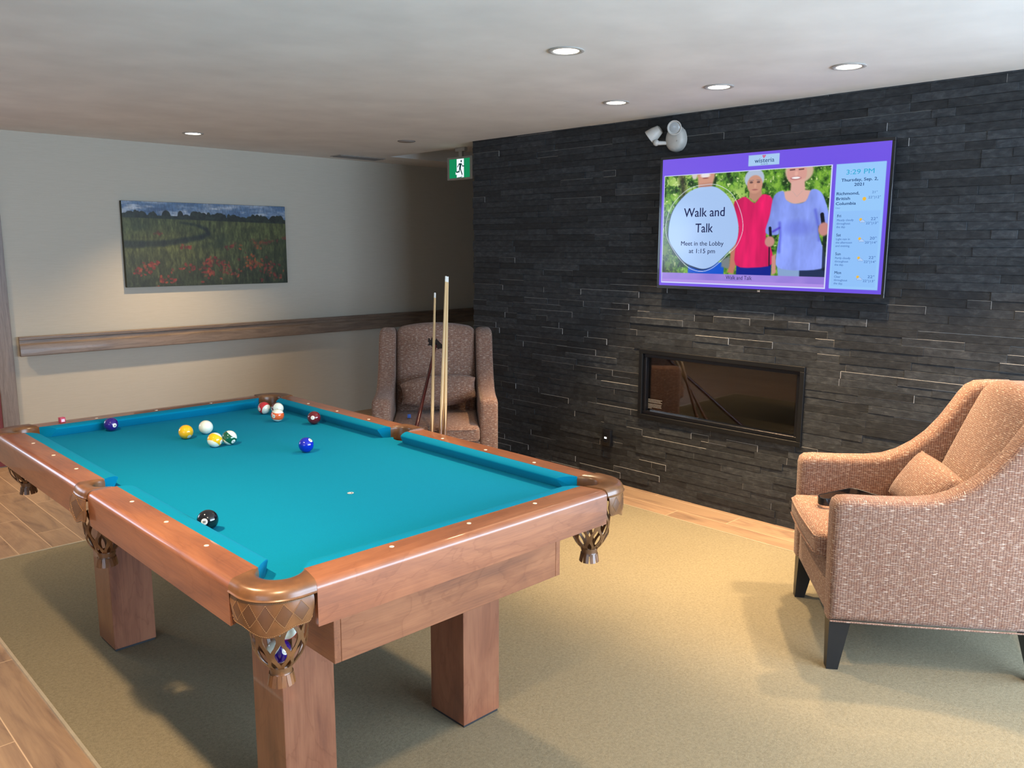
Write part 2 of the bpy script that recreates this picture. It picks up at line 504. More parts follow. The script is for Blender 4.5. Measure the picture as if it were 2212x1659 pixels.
def window(name, axis, pos, a, b, z0, z1, n):
    fr = NB(); w = 0.05
    def seg(p, q, za, zb, t=0.035):
        if axis == 1: bx(fr, (p, pos-0.07, za), (q, pos-0.07+t, zb))
        else: bx(fr, (pos-0.07, p, za), (pos-0.07+t, q, zb))
    seg(a, b, z0, z0+w); seg(a, b, z1-w, z1)
    for i in range(n+1):
        c = a+(b-a)*i/n; seg(max(a, c-w/2), min(b, c+w/2), z0+w, z1-w)
    fo = struct(name, fr, white_plastic, sm=0)
    gb = NB()
    if axis == 1: bx(gb, (a+0.01, pos-0.056, z0+0.01), (b-0.01, pos-0.052, z1-0.01))
    else: bx(gb, (pos-0.056, a+0.01, z0+0.01), (pos-0.052, b-0.01, z1-0.01))
    obj('window_pane', gb, glass_t.m, fo, sm=0)
window('window_1', 1, Y0, -0.3, 5.8, 0.42, 2.18, 4)
window('window_2', 0, X0, -4.6, -1.8, 0.42, 2.18, 2)
window('window_3', 1, WALL_Y+0.12, -2.95, -1.35, 1.25, 2.15, 2)

# stone wall: rows of slate strips of different length and depth on a solid core
def stone_wall():
    rnd = random.Random(5)
    V = []; Fc = []; Cc = []
    def strip(y0, y1, z0, z1, d, tone, glint_grout, wrap=False):
        """front face with thin rim quads that hold painted edge glint and grout"""
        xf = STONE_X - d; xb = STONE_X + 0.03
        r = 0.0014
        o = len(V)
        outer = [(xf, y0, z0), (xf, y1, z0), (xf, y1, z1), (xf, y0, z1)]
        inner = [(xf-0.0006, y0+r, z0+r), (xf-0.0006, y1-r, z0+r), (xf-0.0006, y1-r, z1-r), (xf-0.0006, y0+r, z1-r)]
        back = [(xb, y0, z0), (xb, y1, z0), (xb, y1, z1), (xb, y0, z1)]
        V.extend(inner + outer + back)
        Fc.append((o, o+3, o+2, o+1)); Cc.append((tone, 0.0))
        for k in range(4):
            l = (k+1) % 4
            Fc.append((o+k, o+l, o+4+l, o+4+k)); Cc.append((tone, glint_grout[k]))
            Fc.append((o+4+k, o+4+l, o+8+l, o+8+k)); Cc.append((tone, glint_grout[k]*0.8))
    H = 0.0407
    nrow = int(math.ceil(CEIL/H))
    fy0, fy1 = -0.557, 0.557
    for rI in range(nrow):
        z0 = rI*H; z1 = min(CEIL, z0+H)
        y = -2.60
        segs = []
        end = 2.188 + rnd.choice((0.0, 0.0, -0.006, -0.012))
        while y < end:
            L = rnd.choice((0.12, 0.17, 0.22, 0.27, 0.33, 0.40, 0.46))*rnd.uniform(0.85, 1.15)
            y1 = y+L
            if end-y1 < 0.08: y1 = end
            segs.append((y, min(y1, end))); y = y1
        for a, b in segs:
            parts = [(a, b)]
            if 11.5 < rI < 22.5:
                parts = []
                if a < fy0: parts.append((a, min(b, fy0)))
                if b > fy1: parts.append((max(a, fy1), b))
            for p, q in parts:
                if q-p < 0.01: continue
                d = rnd.uniform(0.0, 0.008)
                # light caught on edges and grout glimpses, painted pale; more often low down
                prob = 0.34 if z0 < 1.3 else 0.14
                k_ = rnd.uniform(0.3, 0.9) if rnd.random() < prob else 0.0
                glint_grout = [k_*(rnd.random() < 0.15), k_*(rnd.random() < 0.15), k_*(rnd.random() < 0.75), k_*(rnd.random() < 0.9)]
                strip(p, q, z0+0.0004, z1-0.0004, d, rnd.random(), glint_grout)
    # solid core with the hearth opening left free
    def core(lo, hi):
        o = len(V)
        for i in range(8):
            V.append(tuple((hi if (i >> k) & 1 else lo)[k] for k in range(3)))
        for f in ((0, 1, 3, 2), (4, 6, 7, 5), (0, 4, 5, 1), (2, 3, 7, 6), (0, 2, 6, 4), (1, 5, 7, 3)):
            Fc.append(tuple(o+i for i in f)); Cc.append((0.3, 0.0))
    xa, xb = STONE_X+0.012, 3.12
    zf0, zf1 = 12*H, 23*H
    core((xa, -2.6, 0), (xb, 2.17, zf0)); core((xa, -2.6, zf1), (xb, 2.17, CEIL))
    core((xa, -2.6, zf0), (xb, fy0, zf1)); core((xa, fy1, zf0), (xb, 2.17, zf1))
    me = bpy.data.meshes.new('wall_right'); me.from_pydata(V, [], Fc); me.update()
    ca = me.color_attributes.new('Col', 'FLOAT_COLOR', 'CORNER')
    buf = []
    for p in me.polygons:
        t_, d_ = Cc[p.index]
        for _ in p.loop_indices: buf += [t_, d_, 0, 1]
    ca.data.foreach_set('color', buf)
    me.materials.append(slate_m)
    o = bpy.data.objects.new('wall_right', me); link(o); o['kind'] = 'structure'
    return zf0, zf1
ZF0, ZF1 = stone_wall()

# carpet inset in the tiled floor with a metal edge strip
bm = NB(); bx(bm, (-0.694, Y0+0.02, 0.0), (2.548, 2.0, 0.009), 0.003, 2)
tag(obj('carpet', bm, carpet_m), 'beige-grey cut pile carpet inset in the wood-look floor under the pool table', 'carpet')
bm = NB()
bx(bm, (2.546, Y0+0.02, 0.0), (2.556, 2.01, 0.011)); bx(bm, (-0.704, 2.0, 0.0), (2.556, 2.01, 0.011)); bx(bm, (-0.704, Y0+0.02, 0.0), (-0.694, 2.01, 0.011))
struct('trim_1', bm, metal_edge, sm=0)

# door and its grey oak casing at the left end of the back wall
bm = NB(); bx(bm, (0.035, WALL_Y-0.022, 0), (0.14, WALL_Y+0.02, 2.2), 0.002, 1)
bx(bm, (-1.03, WALL_Y-0.022, 0), (-0.925, WALL_Y+0.02, 2.2), 0.002, 1)
bx(bm, (-1.03, WALL_Y-0.022, 2.2), (0.14, WALL_Y+0.02, 2.3), 0.002, 1)
struct('trim_2', bm, casing_oak, sm=0)
red_m = plain('dark_red_paint', rgb(112, 34, 30), 0.45)
bm = NB(); bx(bm, (-0.925, WALL_Y-0.012, 0.006), (0.035, WALL_Y+0.01, 2.2))
d1 = struct('door_1', bm, red_m, sm=0)
hb = merge(tube((-0.85, WALL_Y-0.012, 1.0), (-0.85, WALL_Y-0.06, 1.0), 0.012, 0.012), tube((-0.85, WALL_Y-0.055, 1.0), (-0.74, WALL_Y-0.055, 1.0), 0.009, 0.009))
obj('door_handle', hb, plain('satin_steel', rgb(170, 170, 168), 0.3, metal=1.0), d1)

# ------------------------------------------------------------------ handrail
hp = [(0, 0.935), (0.030, 0.935), (0.034, 0.931), (0.034, 0.914), (0.026, 0.910), (0.026, 0.886), (0.036, 0.878), (0.040, 0.868), (0.040, 0.800), (0.034, 0.795), (0, 0.795)]
bm = NB()
prism(bm, [(WALL_Y-0.034-a, z) for a, z in hp], 0, 0.175, X1-0.02)
hr = obj('handrail', bm, rail_oak, sm=25)
tag(hr, 'long grey-brown wooden handrail running along the pale wall below the painting', 'handrail')
for hx in (0.42, 1.6, 2.8, 4.0, 5.2, 6.4):
    bm = NB(); bx(bm, (hx-0.03, WALL_Y-0.036, 0.83), (hx+0.03, WALL_Y, 0.90), 0.003, 1)
    obj('bracket', bm, black_metal, hr)

# ------------------------------------------------------------------ pool table
ZR, ZB = 0.8535, 0.8115            # rail top, bed surface
NX, NY = 0.5075, 0.9905            # cushion noses
CX, CY = 0.5565, 1.040             # cloth / wood line
OW = 0.087                         # width of the wooden rail cap
table = thing('pool_table', 'cherry wood pool table with teal cloth, leather drop pockets and square legs', 'pool table', (0, 0, 0))

def bed_outline():
    pts = []
    R1, R2 = 0.060, 0.050
    def arc(cx, cy, r, a0, a1, n=12):
        return [(cx+r*math.cos(math.radians(a0+(a1-a0)*i/n)), cy+r*math.sin(math.radians(a0+(a1-a0)*i/n))) for i in range(n+1)]
    # counter clockwise, notches at the six pockets
    pts += [(CX, -0.045)] if False else []
    pts += arc(0.600, 0.0, 0.058, 180+48, 180-48)            # right side pocket (from y<0 to y>0)
    pts += arc(0.547, 1.030, R1, 270, 180)                   # corner + +
    pts += arc(-0.547, 1.030, R1, 0, -90)
    pts += arc(-0.600, 0.0, 0.058, 48, -48)
    pts += arc(-0.547, -1.030, R1, 90, 0)
    pts += arc(0.547, -1.030, R1, 180, 90)
    return pts
bm = NB(); prism(bm, bed_outline(), 2, ZB-0.03, ZB); bed = obj('playing_surface', bm, cloth, table)
bm = NB(); prism(bm, [(x*0.995, y*0.997) for x, y in bed_outline()], 2, ZB-0.058, ZB-0.0305)
obj('slate_frame', bm, wood_x, table, label='wooden frame under the bed')

def rail_profile():
    """(outward offset, z) ring of the wood cap, top outer edge rounded"""
    p = [(0.0, ZR-0.02), (0.0, ZR)]
    r = 0.019
    for i in range(9):
        a = PI/2 - PI/2*i/8
        p.append((OW - r + r*math.cos(a), ZR - r + r*math.sin(a)))
    p += [(OW, 0.748), (OW-0.02, 0.748), (OW-0.02, 0.79), (0.0, 0.79)]
    return p
def cushion_profile():
    """(inward offset, z)"""
    w = CX-NX
    return [(0.0, ZR-0.0003), (w*0.35, ZR+0.0008), (w*0.75, ZR-0.0015), (w*0.97, ZR-0.0062), (w, ZR-0.0088), (w*0.985, ZR-0.0115), (w*0.62, ZB+0.0005), (0.0, ZB+0.0005)]

def make_rail(T, a0, a1, slant0, slant1, n0, n1, woodm, sights):
    """T maps (along, outward, z) to table space. a0,a1: cap ends at the cloth line;
    slant: extra length at the outer edge; n0,n1: nose ends"""
    prof = rail_profile()
    rings = []
    N = 10
    for i in range(N+1):
        t = i/N
        ring = []
        for o, z in prof:
            k = o/OW
            s, e = a0 + slant0*k, a1 + slant1*k
            ring.append(T(s+(e-s)*t, o, z))
        rings.append(ring)
    rail = obj('rail', loft(rings), woodm, table, sm=40)
    w = CX-NX
    rings = []
    cp = cushion_profile()
    for i in range(N+1):
        t = i/N
        ring = []
        for o, z in cp:
            k = min(1, o/w)
            s, e = a0+(n0-a0)*k, a1+(n1-a1)*k
            ring.append(T(s+(e-s)*t, -o, z))
        rings.append(ring)
    obj('cushion', loft(rings), cloth, rail, sm=50, label='teal cloth cushion')
    for a in sights:
        c = T(a, 0.0245, ZR+0.0006)
        g = lathe([(0.0062, ZR-0.002), (0.0062, ZR+0.0004), (0.0055, ZR+0.0009)], 20, (c[0], c[1]))
        obj('sight', g, sight_mat, rail, label='white inlaid dot')

L8, W4 = 1.981/8, 1.0149/4
for sx in (1, -1):
    T = lambda a, o, z, sx=sx: (sx*(CX+o), a, z)
    make_rail(T, 0.055, 0.962, 0.004, 0.030, 0.078, 0.915, wood_y, [L8, 2*L8, 3*L8])
    make_rail(T, -0.962, -0.055, -0.030, -0.004, -0.915, -0.078, wood_y, [-L8, -2*L8, -3*L8])
for sy in (1, -1):
    T = lambda a, o, z, sy=sy: (a, sy*(CY+o*1.04), z)
    make_rail(T, -0.483, 0.483, -0.020, 0.020, -0.434, 0.434, wood_x, [-W4, 0, W4])

# cabinet and legs
AX, AY = 0.404, 1.030
for (lo, hi, m) in (((-AX+0.02, -AY, 0.582), (AX-0.02, -AY+0.02, ZB-0.058), wood_x), ((-AX+0.02, AY-0.02, 0.582), (AX-0.02, AY, ZB-0.058), wood_x),
                    ((-AX, -AY, 0.582), (-AX+0.0195, AY, ZB-0.058), wood_y), ((AX-0.0195, -AY, 0.582), (AX, AY, ZB-0.058), wood_y)):
    bm = NB(); bx(bm, lo, hi, 0.0012, 1); obj('apron', bm, m, table)
bm = NB(); bx(bm, (-AX+0.0205, -AY+0.0205, 0.60), (AX-0.0205, AY-0.0205, 0.615)); obj('bottom_panel', bm, wood_y, table)
for sx in (1, -1):
    for sy in (1, -1):
        x0, x1 = sorted((sx*0.242, sx*0.402)); y0, y1 = sorted((sy*0.587, sy*0.758))
        bm = NB(); bx(bm, (x0, y0, 0.018), (x1, y1, 0.599), 0.0012, 1)
        lg = obj('leg', bm, wood_z, table)
        bm = NB(); bx(bm, (x0+0.004, y0+0.004, 0.009), (x1-0.004, y1-0.004, 0.018)); obj('foot_pad', bm, black_rubber, lg, label='black rubber pad under the leg')

# foot spot on the cloth
def disc(c, r, z, seg=24, h=0.0004):
    return lathe([(r, z-0.0002), (r, z+h)], seg, c)
sp_ = obj('foot_spot', disc((0, -0.4953), 0.011, ZB), plain('spot_black', rgb(16, 18, 30), 0.4), table, label='round black and white spot marker on the cloth')
V = []
for k in range(10):
    a = k*PI/5
    V.append(disc((0.0082*math.cos(a), -0.4953+0.0082*math.sin(a)), 0.0019, ZB+0.0004, 8))
V.append(disc((-0.001, -0.4945), 0.0036, ZB+0.0004, 12))
obj('spot_print', merge(*V), plain('spot_white', rgb(235, 245, 245), 0.4), sp_)

# pockets
def lerp(a, b, t): return tuple(a[i]+(b[i]-a[i])*t for i in range(len(a)))
def polyline_at(pts, t):
    L = [math.dist(pts[i], pts[i+1]) for i in range(len(pts)-1)]
    s = t*sum(L)
    for i, l in enumerate(L):
        if s <= l or i == len(L)-1: return lerp(pts[i], pts[i+1], max(0, min(1, s/l)))
        s -= l
def net_geo(cx, cy, ztop, zbot, R, out, n=16):
    """leather net of interlaced straps narrowing to a collar"""
    parts = []
    K = 22
    def Rz(t):
        if t < 0.45: return R*(1.0+0.04*math.sin(PI*t/0.45))
        return R*(1.0-0.56*((t-0.45)/0.55)**1.9)
    for k in range(n):
        pts, nr, wd = [], [], []
        for i in range(K+1):
            t = i/K
            tri = math.cos(t*PI*3.0)
            off = 0.36*(1 if k % 2 == 0 else -1)*tri
            a = (k+1.3+off)*2*PI/n
            r = Rz(t); z = ztop+(zbot-ztop)*t
            pts.append((cx+r*math.cos(a), cy+r*math.sin(a), z)); nr.append((math.cos(a), math.sin(a), 0.0))
            wd.append(0.0104*(0.75+0.35*abs(tri))*(0.7+0.3*r/R))
        parts.append(ribbon(pts, nr, wd, 0.003))
    return merge(*parts)
def tassel_geo(cx, cy, z0, n=17):
    rings = []
    for r, z in ((0.026, z0+0.006), (0.0275, z0), (0.024, z0-0.010), (0.027, z0-0.016), (0.024, z0-0.016), (0.021, z0-0.010), (0.024, z0), (0.023, z0+0.006)):
        rings.append([(cx+r*math.cos(2*PI*k/28), cy+r*math.sin(2*PI*k/28), z) for k in range(28)])
    parts = [loft(rings, close_path=True, caps=False)]
    for k in range(n):
        a = 2*PI*k/n
        pts = []; nr = []
        for i in range(5):
            t = i/4; r = 0.0262+0.0055*t+0.001*math.sin(7*k)*t
            aa = a+0.05*math.sin(3*k)*t
            pts.append((cx+r*math.cos(aa), cy+r*math.sin(aa), z0-0.014-0.027*t)); nr.append((math.cos(aa), math.sin(aa), 0.15))
        parts.append(ribbon(pts, nr, [0.0088, 0.0092, 0.0096, 0.0098, 0.0088], 0.0022))
    return merge(*parts)

def make_pocket(S, inner, outer, ctr, netc, netR, depth_end, depth_mid, label, flare=0.0):
    """S: function mapping local quadrant (x,y) to table space; inner/outer: polylines from joint to joint"""
    N = 40
    rings = []; I, O = [], []
    for i in range(N+1):
        t = i/N
        I.append(polyline_at(inner, t)); O.append(polyline_at(outer, t))
    for i in range(N+1):
        (ix, iy), (ox, oy) = I[i], O[i]
        def P(k, z):
            x, y = S(ix+(ox-ix)*k, iy+(oy-iy)*k); return (x, y, z)
        L = math.dist((ix, iy), (ox, oy)); r = min(0.017, L*0.4)
        ring = [P(0.0, 0.800), P(0.0, ZR-0.008), P(0.05, ZR-0.001), P(0.22, ZR+0.0030), P(0.5, ZR+0.0040)]
        for j in range(7):
            a = PI/2-PI/2*j/6
            ring.append(P((L-r+(r+0.002)*math.cos(a))/L, ZR-r+(r+0.004)*math.sin(a)))
        ring += [P((L+0.0025)/L, 0.8350), P((L+0.0055)/L, 0.8325), P((L+0.0035)/L, 0.8300), P((L-0.006)/L, 0.8305), P(0.5, 0.812)]
        rings.append(ring)
    pk = obj('pocket', loft(rings), leather, table, sm=50, label=label)
    # lining of the throat
    lr = []
    for i in range(N+1):
        ix, iy = I[i]; cx, cy = ctr
        d = math.dist((ix, iy), (cx, cy))+1e-6
        def Q(o, z, ix=ix, iy=iy, d=d):
            x, y = S(ix+(ix-cx)/d*o, iy+(iy-cy)/d*o); return (x, y, z)
        lr.append([Q(0.0008, 0.835), Q(0.004, 0.835), Q(0.006, 0.742), Q(0.003, 0.742)])
    obj('throat_lining', loft(lr), leather, pk, sm=50)
    # stitched skirt hanging below the outer edge
    K = 60; M_ = 7
    outerp, th = [], 0.003
    def sk(t, v, off):
        x, y = polyline_at(outer, 0.035+0.93*t)
        if flare: y *= 1.0+0.35*v
        x2, y2 = polyline_at(outer, min(1, 0.035+0.93*t+0.01)); x1, y1 = polyline_at(outer, max(0, 0.035+0.93*t-0.01))
        tx, ty = x2-x1, y2-y1; l = math.hypot(tx, ty); nx, ny = ty/l, -tx/l
        if nx*(x-ctr[0])+ny*(y-ctr[1]) < 0: nx, ny = -nx, -ny
        # scalloped lower edge with rounded ends
        e = abs(2*t-1)
        dep = depth_end + (depth_mid-depth_end)*(0.5+0.5*math.cos(PI*min(1, e/0.60)))**0.75
        if e > 0.86: dep -= 0.030*((e-0.86)/0.14)**2.2
        o = -0.0035 + off + 0.003*math.sin(PI*v) + flare*(0.6+v)
        X, Y = S(x+nx*o, y+ny*o)
        return (X, Y, 0.8310 - dep*v), (nx, ny)
    V, Fc = [], []
    for side in (0, 1):
        for i in range(K+1):
            for j in range(M_+1):
                V.append(sk(i/K, j/M_, th*side)[0])
    def id_(s, i, j): return s*(K+1)*(M_+1)+i*(M_+1)+j
    for i in range(K):
        for j in range(M_):
            Fc.append((id_(0, i, j), id_(0, i+1, j), id_(0, i+1, j+1), id_(0, i, j+1)))
            Fc.append((id_(1, i, j), id_(1, i, j+1), id_(1, i+1, j+1), id_(1, i+1, j)))
        Fc.append((id_(0, i, M_), id_(0, i+1, M_), id_(1, i+1, M_), id_(1, i, M_)))
        Fc.append((id_(0, i, 0), id_(1, i, 0), id_(1, i+1, 0), id_(0, i+1, 0)))
    for j in range(M_):
        for i in (0, K):
            Fc.append((id_(0, i, j), id_(0, i, j+1), id_(1, i, j+1), id_(1, i, j)))
    skirt = obj('skirt', (V, Fc), leather, pk, sm=50, label='scalloped leather skirt with a stitched diamond pattern')
    # diamonds and stitches
    plen = sum(math.dist(outer[i], outer[i+1]) for i in range(len(outer)-1))*0.93
    nd = 5 if plen > 0.15 else 1
    dv0, dv1 = 0.09, 0.84 if nd == 5 else 0.9
    dmd, st = [], []
    def pt(t, v, off): return sk(t, v, th+off)[0]
    for d in range(nd):
        t0, t1 = 0.06+0.88*d/nd, 0.06+0.88*(d+1)/nd; tm = (t0+t1)/2; vm = (dv0+dv1)/2
        # flat inlaid diamond as a small grid
        VV, FF = [], []; G = 8
        for a in range(G+1):
            for b in range(G+1):
                u_, w_ = a/G, b/G
                tt = t0 + (t1-t0)*(0.5+0.46*(u_-w_)); vv = dv0+(dv1-dv0)*(0.04+0.46*(u_+w_))
                VV.append(pt(tt, vv, 0.0005))
        for a in range(G):
            for b in range(G):
                FF.append((a*(G+1)+b, (a+1)*(G+1)+b, (a+1)*(G+1)+b+1, a*(G+1)+b+1))
        dmd.append((VV, FF))
        for (ta, va, tb, vb) in ((t0, vm, tm, dv0), (tm, dv0, t1, vm), (t1, vm, tm, dv1), (tm, dv1, t0, vm)):
            ns = 9
            for q in range(ns):
                a0 = (q+0.2)/ns; a1 = (q+0.75)/ns
                p0 = pt(ta+(tb-ta)*a0, va+(vb-va)*a0, 0.0008); p1 = pt(ta+(tb-ta)*a1, va+(vb-va)*a1, 0.0008)
                st.append(tube(p0, p1, 0.0006, 0.0006, 5))
    ns = int(plen/0.0042)
    for q in range(ns):
        for v in (0.045, 0.955):
            p0 = pt((q+0.2)/ns*0.96+0.02, v, 0.0008); p1 = pt((q+0.75)/ns*0.96+0.02, v, 0.0008)
            st.append(tube(p0, p1, 0.0006, 0.0006, 5))
    obj('diamond_inlay', merge(*dmd), leather_dark, pk, sm=50)
    obj('stitching', merge(*st), thread, pk, sm=0)
    nx, ny = S(*netc)
    obj('net', net_geo(nx, ny, 0.765, 0.636, netR, None), leather, pk, sm=60)
    obj('tassel', tassel_geo(nx, ny, 0.632), leather, pk, sm=50)
    return pk

# local quadrant (+x,+y) corner
tipL, tipS = (CX-0.001, 0.9625), (0.4835, CY-0.001)
mid = ((tipL[0]+tipS[0])/2, (tipL[1]+tipS[1])/2)
ax_ = ((tipL[0]-tipS[0])/2, (tipL[1]-tipS[1])/2)
corner_inner = []
for i in range(25):
    a = PI*i/24
    # slightly squared arc bulging along the diagonal
    c, s_ = math.cos(a), math.sin(a)**0.85
    corner_inner.append((mid[0]+ax_[0]*c*1.0+0.7071*0.064*s_, mid[1]+ax_[1]*c*1.0+0.7071*0.064*s_))
corner_outer = [(0.6435, 0.993), (0.6440, 1.030)] + [(0.544+0.100*math.cos(math.radians(a)), 1.031+0.100*math.sin(math.radians(a))) for a in range(6, 85, 6)] + [(0.544, 1.1315), (0.5045, 1.1305)]
for sx, sy in ((-1, -1), (1, -1), (-1, 1), (1, 1)):
    S = lambda x, y, sx=sx, sy=sy: (sx*x, sy*y)
    make_pocket(S, corner_inner, corner_outer, mid, (0.545, 1.028), 0.062, 0.064, 0.084, 'brown leather corner pocket')
side_inner = [(CX-0.001, 0.0545)] + [(CX+0.050*math.sin(PI*i/20)**0.8, 0.050*math.cos(PI*i/20)) for i in range(1, 20)] + [(CX-0.001, -0.0545)]
side_outer = [(0.6435, 0.059), (0.6475, 0.045), (0.650, 0.02), (0.6505, 0), (0.650, -0.02), (0.6475, -0.045), (0.6435, -0.059)]
for sx in (-1, 1):
    S = lambda x, y, sx=sx: (sx*x, y)
    make_pocket(S, side_inner, side_outer, (0.53, 0.0), (0.585, 0.0), 0.056, 0.068, 0.082, 'brown leather side pocket', 0.0085)

# ------------------------------------------------------------------ balls
RB = 0.0286
CREAM = rgb(226, 236, 222)
def ball_mat(name, col, stripe, plainball=False):
    t = NT(name)
    tc = t.add('ShaderNodeTexCoord'); sp = t.add('ShaderNodeSeparateXYZ'); t.l(tc.outputs['Object'], sp.inputs[0])
    x, y, z = [t.math('DIVIDE', sp.outputs[i], RB) for i in range(3)]
    c = col
    if plainball:
        c = CREAM
    elif stripe:
        band = t.math('LESS_THAN', t.math('ABSOLUTE', z), 0.52)
        c = t.mix(band, CREAM, col)
    if not plainball:
        spot_ = t.math('GREATER_THAN', x, math.cos(math.asin(0.31)))
        c = t.mix(spot_, c, rgb(240, 240, 228))
    t.base(c); t.set(Roughness=0.07, Coat_Weight=0.6, Coat_Roughness=0.03, Specular_IOR_Level=0.6)
    return t.m
BALLCOL = dict(yellow=rgb(236, 184, 14), blue=rgb(8, 32, 176), red=rgb(196, 44, 52), purple=rgb(48, 24, 122), orange=rgb(228, 100, 44), green=rgb(12, 84, 56), maroon=rgb(102, 22, 30), black=rgb(14, 14, 18))
ink = plain('number_ink', rgb(18, 18, 20), 0.3)
def ball(name, label, c, col, num, stripe, X, A, group):
    me_b = bmesh.new(); bmesh.ops.create_uvsphere(me_b, u_segments=48, v_segments=32, radius=RB)
    m = ball_mat('ball_'+(num or 'cue'), BALLCOL.get(col, CREAM), stripe, num is None)
    o = obj(name, me_b, m, None, sm=180)
    tag(o, label, 'billiard ball', group)
    o.location = c
    if num is not None:
        X, A = Vector(X).normalized(), Vector(A).normalized()
        A = (A - X*A.dot(X)).normalized(); Y = A.cross(X)
        # local x -> number spot, local z -> stripe axis / text up
        o.matrix_world = Matrix.LocRotScale(Vector(c), Matrix((X, Y, A)).transposed().to_quaternion(), None)
        V, Fc = text_geo(num, 0.0125 if len(num) == 1 else 0.0105, (0, 0, 0), (0, 1, 0), (0, 0, 1), 'CENTER', 0.012)
        zs = [v[2] for v in V]; zc = (min(zs)+max(zs))/2; ys = [v[1] for v in V]; yc = (min(ys)+max(ys))/2
        V2 = []
        for v in V:
            y, z = v[1]-yc, v[2]-zc
            x = math.sqrt(RB*RB - y*y - z*z)
            V2.append((x*1.006, y*1.006, z*1.006))
        obj('number', (V2, Fc), ink, o, sm=0)
    return o
ZC = ZB+RB+0.0003
G1 = 'pool balls on the teal cloth'
ball('pool_ball', 'solid black number 8 pool ball touching the near left cushion', (-0.478, -0.52, ZC), 'black', '8', False, (-0.66, -0.735, 0.157), (0.751, -0.641, 0.155), G1)
ball('pool_ball', 'solid dark purple pool ball resting against the far end cushion', (-0.232, 0.958, ZC), 'purple', '4', False, (0.206, -0.977, -0.053), (0.598, 0.083, 0.797), G1)
ball('pool_ball', 'solid yellow pool ball left of the plain white cue ball', (-0.064, 0.600, ZC), 'yellow', '1', False, (0.139, -0.794, -0.592), (0.529, -0.445, 0.722), G1)
ball('pool_ball', 'plain white cue ball without any stripe behind the yellow-striped ball', (0.033, 0.630, ZC), None, None, False, None, None, G1)
ball('pool_ball', 'white pool ball with a yellow stripe touching the green-striped ball', (-0.041, 0.385, ZC), 'yellow', '9', True, (0.567, -0.792, -0.228), (-0.628, -0.236, -0.741), G1)
ball('pool_ball', 'white pool ball with a slanting green stripe', (0.0170, 0.3815, ZC), 'green', '14', True, (0.147, -0.891, -0.429), (0.578, -0.274, 0.769), G1)
ball('pool_ball', 'white pool ball with a red stripe in the mouth of the far corner pocket', (0.409, 0.846, ZC), 'red', '11', True, (-0.976, -0.213, -0.043), (0.215, -0.917, -0.336), G1)
ball('pool_ball', 'white-looking pool ball half hidden behind the orange-striped ball', (0.447, 0.790, ZC), 'maroon', '15', True, (-0.966, 0.104, -0.235), (-0.10, -0.92, 0.33), G1)
ball('pool_ball', 'white pool ball with a level orange stripe', (0.372, 0.652, ZC), 'orange', '13', True, (-0.917, -0.4, 0.003), (0.056, -0.121, 0.991), G1)
ball('pool_ball', 'solid maroon pool ball near the far long cushion', (0.461, 0.492, ZC), 'maroon', '7', False, (-0.66, -0.725, 0.195), (-0.302, 0.495, 0.815), G1)
ball('pool_ball', 'solid blue pool ball alone in the middle of the table', (0.174, 0.070, ZC), 'blue', '2', False, (0.332, -0.626, 0.706), (0.779, 0.603, 0.169), G1)
G2 = 'pool balls in the near corner pocket net'
ball('pool_ball', 'purple and white striped ball numbered 12 in the near corner net', (-0.549, -1.028, 0.669), 'purple', '12', True, (0.10, -0.95, 0.30), (-0.718, 0.30, 0.60), G2)
ball('pool_ball', 'ball showing white through the near net above the numbered one', (-0.533, -1.036, 0.7238), 'red', '10', True, (0.93, -0.36, 0.0), (-0.35, -0.90, 0.25), G2)

# ------------------------------------------------------------------ chalk
def chalk(name, label, c, rot, top, side, paper):
    bm = NB(); s = 0.0105
    bx(bm, (-s, -s, 0), (s, s, 0.021), 0.0012, 2)
    o = obj(name, bm, side); o.location = c; o.rotation_euler = rot
    tag(o, label, 'chalk')
    g = lathe([(0.0075, 0.0205), (0.0075, 0.0214), (0.004, 0.0212)], 16)
    obj('worn_top', g, top, o)
    bm = NB(); bx(bm, (-0.0065, -s-0.0003, 0.0035), (0.0065, -s, 0.0150)); bx(bm, (s, -0.0085, 0.0015), (s+0.0003, 0.0075, 0.0185))
    obj('paper_label', bm, paper, o, sm=0)
    return o
chalk('chalk_cube', 'small pink chalk cube standing on the far wooden rail', (-0.388, 1.070, ZR+0.001), (0, 0, 0.15), plain('pink_chalk_top', rgb(206, 110, 130), 0.9), plain('pink_chalk', rgb(190, 62, 86), 0.6), plain('chalk_paper', rgb(226, 206, 226), 0.6))

